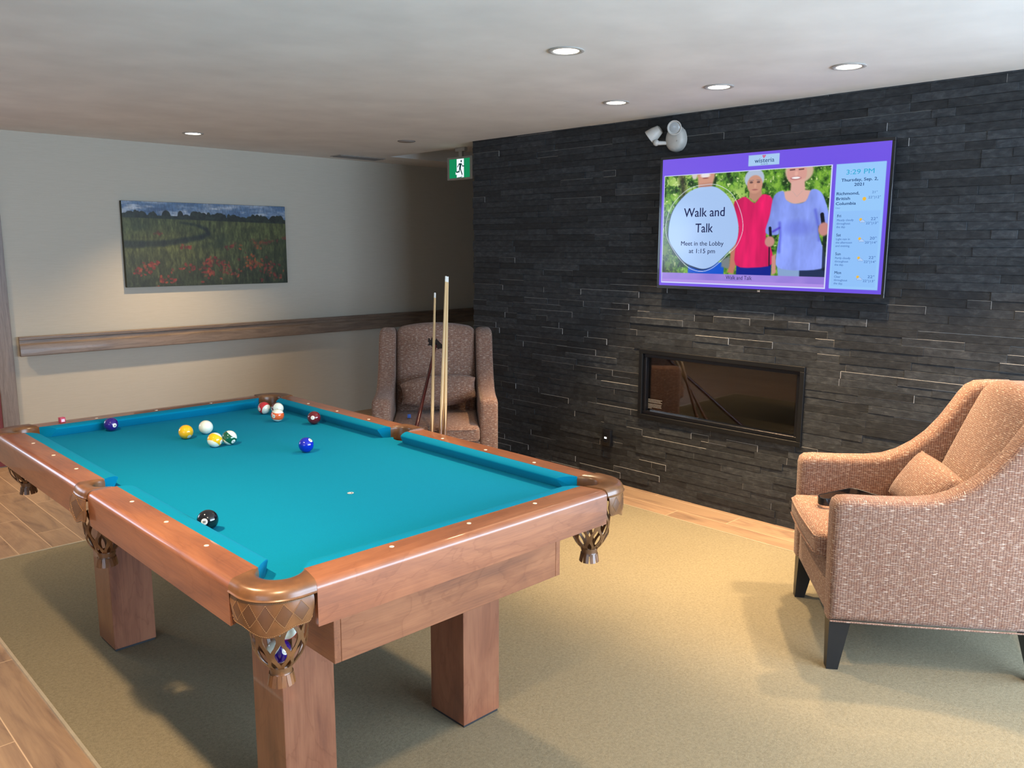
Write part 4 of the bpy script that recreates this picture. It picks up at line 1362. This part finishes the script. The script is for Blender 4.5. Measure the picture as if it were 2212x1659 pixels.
    blend(img, poly_mask(w, h, [(0.555, 0.14), (0.62, 0.14), (0.625, 0.22), (0.587, 0.275), (0.55, 0.235)], 0.012), SK*0.9)
    blend(img, ell(w, h, 0.577, 0.075, 0.057, 0.085, 0.12), C3(176, 190, 214)); blend(img, ell(w, h, 0.581, 0.125, 0.045, 0.078, 0.15), SK*0.98)
    for ex in (0.560, 0.602): blend(img, ell(w, h, ex, 0.107, 0.010, 0.009, 0.6)*0.8, C3(80, 56, 60))
    blend(img, line_mask(w, h, [(0.548, 0.092), (0.572, 0.090)], 0.004, 0.006)*0.6, C3(120, 110, 120)); blend(img, line_mask(w, h, [(0.592, 0.088), (0.614, 0.092)], 0.004, 0.006)*0.6, C3(120, 110, 120))
    blend(img, ell(w, h, 0.584, 0.138, 0.007, 0.018, 0.7)*0.5, C3(226, 170, 150)); blend(img, ell(w, h, 0.583, 0.170, 0.018, 0.005, 0.5)*0.8, C3(150, 80, 84))
    # right walker
    blend(img, ell(w, h, 0.827, 0.035, 0.076, 0.10, 0.15), C3(206, 176, 154)); blend(img, ell(w, h, 0.815, 0.055, 0.054, 0.092, 0.12), C3(214, 156, 146))
    for ex in (0.790, 0.838): blend(img, line_mask(w, h, [(ex-0.012, 0.024), (ex+0.012, 0.022)], 0.005, 0.005), C3(90, 60, 64))
    blend(img, ell(w, h, 0.812, 0.055, 0.009, 0.02, 0.8)*0.5, C3(240, 186, 170)); blend(img, ell(w, h, 0.811, 0.092, 0.028, 0.013, 0.4), C3(150, 70, 80)); blend(img, ell(w, h, 0.811, 0.090, 0.024, 0.009, 0.4), C3(246, 240, 240))
    blend(img, poly_mask(w, h, [(0.786, 0.12), (0.858, 0.10), (0.865, 0.19), (0.90, 0.20), (0.875, 0.29), (0.81, 0.31), (0.758, 0.27), (0.745, 0.2), (0.785, 0.19)], 0.015), C3(220, 170, 160))
    shirt = [(0.745, 0.193), (0.762, 0.263), (0.809, 0.301), (0.871, 0.284), (0.899, 0.191), (0.948, 0.214), (0.978, 0.303), (0.998, 0.411), (0.99, 0.505), (0.961, 0.525), (0.946, 0.484), (0.954, 0.572), (0.986, 0.708), (0.993, 0.824), (0.862, 0.856), (0.736, 0.832), (0.727, 0.711), (0.736, 0.57), (0.733, 0.499), (0.73, 0.556), (0.658, 0.541), (0.677, 0.392), (0.695, 0.231)]
    blend(img, poly_mask(w, h, [(0.731, 0.80), (0.87, 0.84), (0.86, 0.93), (0.744, 0.93)], 0.01), C3(136, 164, 206)); blend(img, poly_mask(w, h, [(0.858, 0.84), (0.999, 0.80), (1.0, 0.93), (0.86, 0.93)], 0.01), C3(34, 48, 84))
    sm_ = poly_mask(w, h, smooth_poly(shirt), 0.01); f2 = fbm(w, h, (24, 60), 91, 4)
    blend(img, sm_, C3(136, 156, 240)[None, None]*(0.80+0.40*f2[..., None]))
    blend(img, sm_*line_mask(w, h, [(0.735, 0.46), (0.742, 0.56), (0.74, 0.70)], 0.008, 0.03)*0.7, C3(64, 60, 196)); blend(img, sm_*line_mask(w, h, [(0.925, 0.36), (0.948, 0.50), (0.955, 0.6)], 0.008, 0.03)*0.7, C3(70, 76, 200)); blend(img, sm_*line_mask(w, h, [(0.70, 0.53), (0.735, 0.50)], 0.006, 0.02)*0.8, C3(60, 20, 190))
    blend(img, sm_*ell(w, h, 0.84, 0.50, 0.08, 0.06, 0.9)*0.35, C3(90, 100, 214))
    blend(img, line_mask(w, h, [(0.797, 0.20), (0.822, 0.245), (0.85, 0.20)], 0.002, 0.004)*0.6, C3(180, 160, 160))
    blend(img, line_mask(w, h, [(0.682, 0.50), (0.688, 0.57)], 0.013, 0.006), C3(20, 22, 40)); blend(img, line_mask(w, h, [(0.683, 0.64), (0.688, 0.82)], 0.006, 0.005), C3(20, 22, 40)); blend(img, ell(w, h, 0.684, 0.615, 0.028, 0.045, 0.3), C3(196, 140, 130))
    blend(img, line_mask(w, h, [(0.962, 0.396), (0.972, 0.484)], 0.016, 0.006), C3(20, 22, 34)); blend(img, line_mask(w, h, [(0.982, 0.55), (0.986, 0.84)], 0.014, 0.006)*0.8, C3(20, 30, 44)); blend(img, ell(w, h, 0.975, 0.515, 0.028, 0.055, 0.3), C3(196, 136, 130))
    blend(img, poly_mask(w, h, [(0.70, 0.74), (0.722, 0.72), (0.728, 0.88), (0.705, 0.90)], 0.012), C3(200, 144, 134))
    # pale round notice
    ring_ = [(0.277, 0.104), (0.347, 0.109), (0.421, 0.163), (0.47, 0.246), (0.51, 0.378), (0.523, 0.495), (0.511, 0.582), (0.484, 0.663), (0.434, 0.73), (0.389, 0.799), (0.343, 0.853), (0.289, 0.884), (0.234, 0.88), (0.177, 0.843), (0.106, 0.743), (0.044, 0.61), (0.023, 0.508), (0.03, 0.391), (0.065, 0.268), (0.136, 0.165), (0.201, 0.117)]
    blob = [(0.278, 0.123), (0.342, 0.128), (0.407, 0.191), (0.456, 0.289), (0.488, 0.421), (0.497, 0.531), (0.483, 0.634), (0.434, 0.716), (0.388, 0.784), (0.342, 0.838), (0.289, 0.863), (0.233, 0.849), (0.159, 0.805), (0.093, 0.704), (0.05, 0.61), (0.042, 0.508), (0.056, 0.376), (0.093, 0.27), (0.159, 0.174), (0.224, 0.13)]
    bs = smooth_poly(blob)
    blend(img, poly_mask(w, h, [(x-0.008, y+0.012) for x, y in bs], 0.01)*0.8, C3(22, 30, 56))
    blend(img, poly_mask(w, h, bs, 0.008), C3(166, 196, 240)); blend(img, poly_mask(w, h, bs, 0.008)*(fbm(w, h, (90, 60), 3, 2)-0.45)*1.5, C3(184, 206, 246))
    rp = smooth_poly(ring_); blend(img, line_mask(w, h, rp+[rp[0]], 0.0022, 0.0035), C3(226, 232, 246))
    # lower banner and white border
    blend(img, np.clip((Y-0.905)*400, 0, 1), C3(160, 134, 222)); blend(img, np.clip((Y-0.905)*400, 0, 1)*(n2-0.45)*2*np.clip((0.967-Y)*400, 0, 1), C3(130, 110, 206)); blend(img, np.clip((Y-0.965)*400, 0, 1)*0.5, C3(190, 150, 240))
    bw, bh = 2.2/w, 2.2/h
    blend(img, ((X < bw) | (X > 1-bw) | (Y < bh) | (Y > 1-bh)).astype(float), C3(206, 214, 250))
    loc(picture_mesh('screen_photo', img, (TVX+0.0005, 0.370, 2.008), (0, -1.047, 0), (0, 0, -0.637), em, screen, 'photograph of three walkers in red, lilac and blue'))
    # lettering on the screen
    navy = emit('screen_navy', rgb(34, 40, 84)); steel = emit('screen_steel', rgb(70, 110, 176)); cyan = emit('screen_cyan', rgb(60, 172, 214)); dark = emit('screen_dark', rgb(32, 66, 118)); sunc = emit('screen_sun', rgb(236, 190, 70)); cloudc = emit('screen_cloud', rgb(120, 156, 214)); cloudl = emit('screen_cloud_light', rgb(176, 206, 246)); rose = emit('screen_rose', rgb(206, 110, 150))
    xt = TVX-0.0002
    def uvp(u, v): return (xt, 0.370-1.047*u, 2.008-0.637*v)
    def yz(y, z): return (xt, y, z)
    def T(s, p, size, width=None, bold=0.0, align='LEFT'):
        g0 = text_geo(s, size, p, (0, -1, 0), (0, 0, 1), align, 0.0, width=width)
        if not bold: return g0
        e = size*bold
        return merge(g0, *[([(x-0.00002*(k+1), y-dy, z+dz) for x, y, z in g0[0]], g0[1]) for k, (dy, dz) in enumerate(((e, 0), (-e, 0), (0, e*0.6), (0, -e*0.6)))])
    def part(name, parts, m): return loc(obj(name, merge(*parts), m, screen, sm=0))
    def dot(cy, cz, r, dx=0.0, n=16):
        return [(xt-dx, cy+r*math.cos(2*PI*q/n), cz+r*math.sin(2*PI*q/n)) for q in range(n)], [tuple(range(n))]
    part('notice_title', [T('Walk and', uvp(0.143, 0.386), 0.074, 0.275, 0.008)], navy); part('notice_title', [T('Talk', uvp(0.222, 0.528), 0.074, 0.118, 0.008)], navy)
    part('notice_details', [T('Meet in the Lobby', uvp(0.128, 0.648), 0.037, 0.290, 0.006), T('at 1:15 pm', uvp(0.184, 0.717), 0.037, 0.178, 0.006)], navy)
    part('photo_caption', [T('Walk and Talk', uvp(0.431, 0.948), 0.032, 0.166)], navy)
    part('clock_text', [T('3:29 PM', yz(-0.748, 1.953), 0.034, 0.142, 0.008)], cyan)
    part('date_text', [T('Thursday, Sep. 2,', yz(-0.727, 1.9185), 0.0215, 0.186, 0.022), T('2021', yz(-0.795, 1.8945), 0.0215, 0.048, 0.022)], dark)
    part('place_text', [T('Richmond,', yz(-0.705, 1.852), 0.021, 0.117, 0.022), T('British', yz(-0.705, 1.827), 0.021, 0.071, 0.022), T('Columbia', yz(-0.705, 1.802), 0.021, 0.104, 0.022)], dark)
    part('weather_text', [T('Clear', yz(-0.705, 1.784), 0.0095, 0.026), T('21°', yz(-0.888, 1.855), 0.016, 0.027), T('22°|12°', yz(-0.871, 1.830), 0.017, 0.062)], steel)
    part('sun_icon', [dot(-0.852, 1.829, 0.0095)], sunc)
    rows = [('Fri', ['Mostly cloudy', 'throughout', 'the day.'], '22°', '22°|13°'), ('Sat', ['Light rain in', 'the afternoon', 'and evening.'], '20°', '20°|14°'), ('Sun', ['Partly cloudy', 'throughout', 'the day.'], '22°', '22°|14°'), ('Mon', ['Clear', 'throughout', 'the day.'], '22°', '22°|13°')]
    for i, (d, ls, a, b) in enumerate(rows):
        z = 1.740-0.0962*i; y = -0.717-0.0017*i
        part('day_name', [T(d, yz(y, z), 0.0205, None, 0.012)], dark)
        part('day_forecast', [T(s, yz(y, z-0.0195-0.0172*k), 0.0155, None, 0.006) for k, s in enumerate(ls)], steel)
        part('day_temperature', [T(a, yz(y-0.174, z-0.017), 0.020, 0.034, 0.006), T(b, yz(y-0.151, z-0.037), 0.0165, 0.061, 0.006)], steel)
        cy, cz = y-0.130, z-0.017
        part('sun_icon', [dot(cy+0.006, cz+0.004, 0.0075)], sunc)
        offs = ((-0.004, -0.004, 0.0085), (0.005, -0.007, 0.006), (-0.012, -0.007, 0.006))
        part('cloud_outline', [dot(cy+oy, cz+oz, r, 0.0001) for oy, oz, r in offs], cloudc)
        part('cloud_icon', [dot(cy+oy, cz+oz, r-0.0015, 0.0002) for oy, oz, r in offs], cloudl)
    part('logo_text', [T('wisteria', yz(-0.229, 2.045), 0.034, 0.118, 0.006), T('PLACE', yz(-0.268, 2.033), 0.0085, 0.040)], dark)
    part('flower_logo', [dot(-0.285+oy, 2.077+oz, r) for (oy, oz, r) in ((0, 0, 0.0065), (-0.006, 0.003, 0.005), (0.006, 0.003, 0.005), (0.001, -0.006, 0.004))], rose)
television()

# ------------------------------------------------------------------ fireplace
def fireplace():
    t = thing('fireplace', 'black framed glass-fronted fireplace set in the stone wall under the television', 'fireplace', (STONE_X, 0, 0.488))
    P0 = Matrix.Translation(-Vector((STONE_X, 0, 0.488)))
    def loc(o):
        if o.parent is t: o.matrix_parent_inverse = P0
        return o
    ya, yb, za, zb = -0.570, 0.560, 0.486, 0.938
    xf = 2.884; xb = 2.925; w = 0.028
    def frame(lo, hi, x0, x1, w, m, name, label=None, bev=0.002):
        bm = NB()
        bx(bm, (x0, lo[0], lo[1]), (x1, hi[0], lo[1]+w), bev, 1); bx(bm, (x0, lo[0], hi[1]-w), (x1, hi[0], hi[1]), bev, 1)
        bx(bm, (x0, lo[0], lo[1]+w), (x1, lo[0]+w, hi[1]-w), bev, 1); bx(bm, (x0, hi[0]-w, lo[1]+w), (x1, hi[0], hi[1]-w), bev, 1)
        return loc(obj(name, bm, m, t, sm=0, label=label))
    frame((ya, za), (yb, zb), xf, xb, w, black_metal, 'frame')
    frame((ya+w+0.001, za+w+0.001), (yb-w-0.001, zb-w-0.001), xf+0.016, xb+0.01, 0.022, plain('dark_inner_trim', rgb(14, 16, 22), 0.3), 'inner_frame')
    dark_brown = plain('firebox_brown', rgb(52, 40, 35), 0.7); dark_grey = plain('firebox_grey', rgb(56, 55, 53), 0.7)
    y0, y1, z0, z1 = ya+w+0.02, yb-w-0.02, za+w+0.02, zb-w-0.02
    x0, x1 = xb+0.012, 3.10
    bm = NB()
    bx(bm, (x1-0.01, y0, z0), (x1, y1, z1)); loc(obj('firebox_back', bm, dark_grey, t, sm=0))
    bm = NB(); bx(bm, (x0, y0, z0), (x1-0.01, y0+0.008, z1)); bx(bm, (x0, y1-0.008, z0), (x1-0.01, y1, z1)); loc(obj('firebox_side', bm, dark_brown, t, sm=0))
    bm = NB(); bx(bm, (x0, y0+0.008, z0), (x1-0.01, y1-0.008, z0+0.02)); bx(bm, (x0, y0+0.008, z1-0.012), (x1-0.01, y1-0.008, z1)); loc(obj('firebox_floor', bm, plain('burner_bed', rgb(34, 32, 32), 0.8), t, sm=0))
    g = NT('fireplace_glass')
    tr = g.add('ShaderNodeBsdfTransparent'); tr.inputs[0].default_value = (0.55, 0.52, 0.5, 1)
    gl = g.add('ShaderNodeBsdfGlossy'); gl.inputs['Roughness'].default_value = 0.03; gl.inputs['Color'].default_value = (0.9, 0.85, 0.8, 1)
    fr = g.add('ShaderNodeFresnel'); fr.inputs['IOR'].default_value = 1.52
    mx = g.add('ShaderNodeMixShader'); g.l(g.math('MULTIPLY', fr.outputs[0], 2.4, clamp=True), mx.inputs[0]); g.l(tr.outputs[0], mx.inputs[1]); g.l(gl.outputs[0], mx.inputs[2]); g.l(mx.outputs[0], g.n['Material Output'].inputs[0])
    bm = NB(); bx(bm, (xb+0.002, y0, z0), (xb+0.006, y1, z1)); loc(obj('glass', bm, g.m, t, sm=0))
    # warning print on the lower corner of the glass
    rnd = random.Random(2); parts = []
    for i in range(7):
        zz = z0+0.075-0.0088*i - (0.004 if i > 2 else 0)
        yy = y1-0.006
        L = 0.105*rnd.uniform(0.85, 1.05) if i < 6 else 0.03
        yend = yy-L
        while yy > yend:
            l = rnd.uniform(0.004, 0.011)
            V = [(xb+0.0015, yy, zz), (xb+0.0015, max(yend, yy-l), zz), (xb+0.0015, max(yend, yy-l), zz+0.0042), (xb+0.0015, yy, zz+0.0042)]
            parts.append((V, [(0, 1, 2, 3)])); yy -= l+0.0018
    loc(obj('warning_print', merge(*parts), plain('print_grey', rgb(140, 136, 130), 0.7), t, sm=0))
fireplace()

# ------------------------------------------------------------------ switch, emergency light, exit sign, ceiling fittings
def wall_switch():
    c = (STONE_X, 0.808, 0.310)
    t = thing('wall_switch', 'narrow black wall switch with a small white light left of the fireplace', 'switch', c)
    bm = NB(); bx(bm, (-0.034, -0.036, -0.056), (0.01, 0.036, 0.056), 0.002, 2); obj('cover_plate', bm, plain('black_plate', rgb(22, 23, 27), 0.35), t)
    bm = NB(); bx(bm, (-0.038, -0.017, -0.034), (-0.034, 0.017, 0.034), 0.001, 1); obj('rocker', bm, black_plastic, t)
    bm = NB(); bx(bm, (-0.0385, -0.010, 0.001), (-0.038, 0.0105, 0.0062)); bx(bm, (-0.0385, -0.010, -0.006), (-0.038, 0.0105, -0.0008)); obj('indicator', bm, emit('switch_light', (1, 0.96, 0.94, 1), 1.6), t, sm=0, label='lit white indicator')
wall_switch()

def emergency_light():
    cy, cz = 0.331, 2.222
    t = thing('emergency_light', 'white two-headed emergency light high on the stone wall above the television', 'emergency light', (STONE_X, cy, cz))
    wp = white_plastic
    # egg-shaped domed housing
    rings = []
    for k, (s, x) in enumerate(((1.0, 0.0), (1.0, -0.020), (0.97, -0.034), (0.88, -0.046), (0.70, -0.055), (0.40, -0.060), (0.05, -0.061))):
        ring = []
        for i in range(36):
            a = 2*PI*i/36; rz = 0.070 if math.sin(a) < 0 else 0.085
            ring.append((x, 0.066*s*math.cos(a), -0.002+rz*s*math.sin(a)))
        rings.append(ring)
    obj('housing', loft(rings), wp, t, sm=50)
    obj('test_button', tube((-0.052, -0.030, -0.012), (-0.059, -0.030, -0.012), 0.005, 0.005, 12), grey_plastic, t)
    lens = plain('lamp_lens', rgb(150, 154, 154), 0.15, coat=0.5, noise=300, bump=0.6)
    def head(p, d, R=0.047, D=0.075):
        p, d = Vector(p), Vector(d).normalized(); a = d.orthogonal().normalized(); b = d.cross(a)
        def ring(r, s): return [p+d*s+(a*math.cos(2*PI*k/28)+b*math.sin(2*PI*k/28))*r for k in range(28)]
        o = obj('lamp_head', loft([ring(R*0.35, -D), ring(R*0.62, -D*0.92), ring(R*0.86, -D*0.5), ring(R, -0.004), ring(R, 0.0), ring(R*0.9, 0.001), ring(R*0.80, -0.006), ring(R*0.72, -0.007)]), wp, t, sm=40)
        obj('lens', loft([ring(R*0.74, -0.0068), ring(R*0.55, -0.004), ring(R*0.2, -0.0025), ring(0.001, -0.002)]), lens, o, sm=50)
        return o
    dcam = (Vector((-1.4, -2.67, 1.59))-Vector((STONE_X, cy, cz))).normalized()
    head((-0.085, -0.030, 0.060), (dcam.x, dcam.y*1.0+0.10, dcam.z-0.05), 0.042, 0.060)
    head((-0.085, 0.150, 0.018), (-0.35, 0.75, -0.62), 0.044, 0.085)
    obj('knuckle', merge(tube((-0.045, 0.052, -0.018), (-0.085, 0.092, -0.018), 0.011, 0.013), lathe_sphere((-0.085, 0.098, -0.016), 0.019)), wp, t, sm=60)
    obj('knuckle', merge(tube((-0.045, -0.02, 0.045), (-0.07, -0.025, 0.060), 0.014, 0.014)), wp, t, sm=60)
def lathe_sphere(c, r, seg=20):
    V, Fc = lathe([(max(1e-4, r*math.sin(PI*k/10)), -r*math.cos(PI*k/10)) for k in range(11)], seg)
    return [(x+c[0], y+c[1], z+c[2]) for x, y, z in V], Fc
emergency_light()

def exit_sign():
    X = 3.085
    t = thing('exit_sign', 'green and white running-man exit sign hanging at the corridor corner', 'exit sign', (X, 2.56, CEIL))
    P0 = Matrix.Translation(-Vector((X, 2.56, CEIL)))
    def loc(o):
        if o.parent is t: o.matrix_parent_inverse = P0
        return o
    ya, yb, za, zb = 2.712, 2.400, 2.116, 2.298
    bm = NB(); bx(bm, (X, yb, za), (X+0.045, ya, zb), 0.003, 2)
    loc(obj('housing', bm, grey_plastic, t))
    bm = NB(); bx(bm, (X+0.005, 2.50, CEIL-0.030), (X+0.040, 2.62, CEIL), 0.004, 1); bx(bm, (X+0.012, 2.54, zb-0.002), (X+0.032, 2.58, CEIL-0.028))
    loc(obj('canopy', bm, grey_plastic, t))
    U = lambda u: ya-0.312*u
    Z = lambda v: zb-0.182*v
    def quad(u0, v0, u1, v1, x): return [(x, U(u0), Z(v1)), (x, U(u1), Z(v1)), (x, U(u1), Z(v0)), (x, U(u0), Z(v0))], [(0, 1, 2, 3)]
    loc(obj('green_panel', quad(0.095, 0.09, 0.905, 0.915, X-0.0006), emit('sign_green', rgb(20, 138, 88)), t, sm=0, label='lit green panel'))
    white = merge(quad(0.395, 0.10, 0.675, 0.90, X-0.0012), quad(0.35, 0.66, 0.42, 0.77, X-0.0012))
    loc(obj('doorway', white, emit('sign_white', rgb(232, 240, 250), 1.1), t, sm=0, label='lit white doorway'))
    def stroke(pts, w):
        parts = []
        for (a, b) in zip(pts[:-1], pts[1:]):
            p, q = Vector((U(a[0]), Z(a[1]))), Vector((U(b[0]), Z(b[1])))
            d = (q-p).normalized(); n = Vector((-d.y, d.x))*w/2; e = d*w*0.3
            parts.append(([(X-0.0018, *(p-e+n)), (X-0.0018, *(q+e+n)), (X-0.0018, *(q+e-n)), (X-0.0018, *(p-e-n))], [(0, 1, 2, 3)]))
        return parts
    man = stroke([(0.485, 0.325), (0.585, 0.325)], 0.011)+stroke([(0.485, 0.325), (0.43, 0.44)], 0.008)+stroke([(0.585, 0.33), (0.625, 0.42), (0.685, 0.42)], 0.008)
    man += stroke([(0.545, 0.33), (0.525, 0.51)], 0.021)+stroke([(0.53, 0.50), (0.61, 0.78)], 0.011)+stroke([(0.515, 0.50), (0.49, 0.65), (0.385, 0.665)], 0.011)
    man += stroke([(0.42, 0.905), (0.57, 0.89), (0.61, 0.84)], 0.004)
    V = [(X-0.0018, U(0.575)+0.0085*math.cos(2*PI*k/16), Z(0.205)+0.0095*math.sin(2*PI*k/16)) for k in range(16)]
    man.append((V, [tuple(range(16))]))
    loc(obj('running_figure', merge(*man), emit('sign_dark', rgb(6, 52, 44)), t, sm=0, label='dark green running figure'))
exit_sign()

lamp_e = emit('downlight_lens', (1.0, 0.90, 0.74, 1), 9.0)
def downlight(x, y, label):
    t = thing('downlight', label, 'ceiling light', (x, y, CEIL), 0, 'recessed ceiling downlights')
    ring = [(0.058, 0.0), (0.072, -0.001), (0.073, -0.004), (0.066, -0.006), (0.054, -0.0045), (0.052, -0.002)]
    rings = [[(r*math.cos(2*PI*k/40), r*math.sin(2*PI*k/40), z) for k in range(40)] for r, z in ring]
    obj('trim_ring', loft(rings, close_path=True, caps=False), white_plastic, t, sm=50)
    obj('lens', lathe([(0.054, -0.0025), (0.04, -0.003), (0.001, -0.0032)], 36, caps=False), lamp_e, t, sm=50)
labs = ['lit recessed ceiling downlight nearest the middle of the pool table', 'lit recessed ceiling downlight above the painting wall at the left',
        'lit recessed ceiling downlight nearest the right edge, in the row along the stone wall', 'middle lit downlight of the three in the row along the stone wall', 'farthest lit downlight of the three in the row along the stone wall']
for (x, y), lb in zip(CANS, labs): downlight(x, y, lb)

t = thing('sprinkler_cover', 'small round flush sprinkler cover on the ceiling near the corridor', 'sprinkler', (2.548, 2.544, CEIL))
obj('cover_disc', lathe([(0.060, -0.0005), (0.062, -0.004), (0.058, -0.006), (0.001, -0.007)], 36), plain('cover_grey', rgb(150, 144, 138), 0.6), t, sm=50)
obj('gap_ring', lathe([(0.068, 0.0), (0.068, -0.0006), (0.063, -0.0006)], 36), plain('gap_dark', rgb(60, 56, 52), 0.8), t, sm=50)
t = thing('ceiling_vent', 'flush grey ceiling vent close to the top of the pale wall', 'vent', (2.95, 3.79, CEIL))
bm = NB(); bx(bm, (-0.24, -0.085, -0.006), (0.24, 0.085, 0.0), 0.002, 1); obj('vent_frame', bm, grey_plastic, t)
bm = NB()
for k in range(9): bx(bm, (-0.225, -0.072+0.0165*k, -0.010), (0.225, -0.066+0.0165*k, -0.0062))
obj('louvres', bm, plain('vent_grey', rgb(120, 114, 108), 0.6), t)
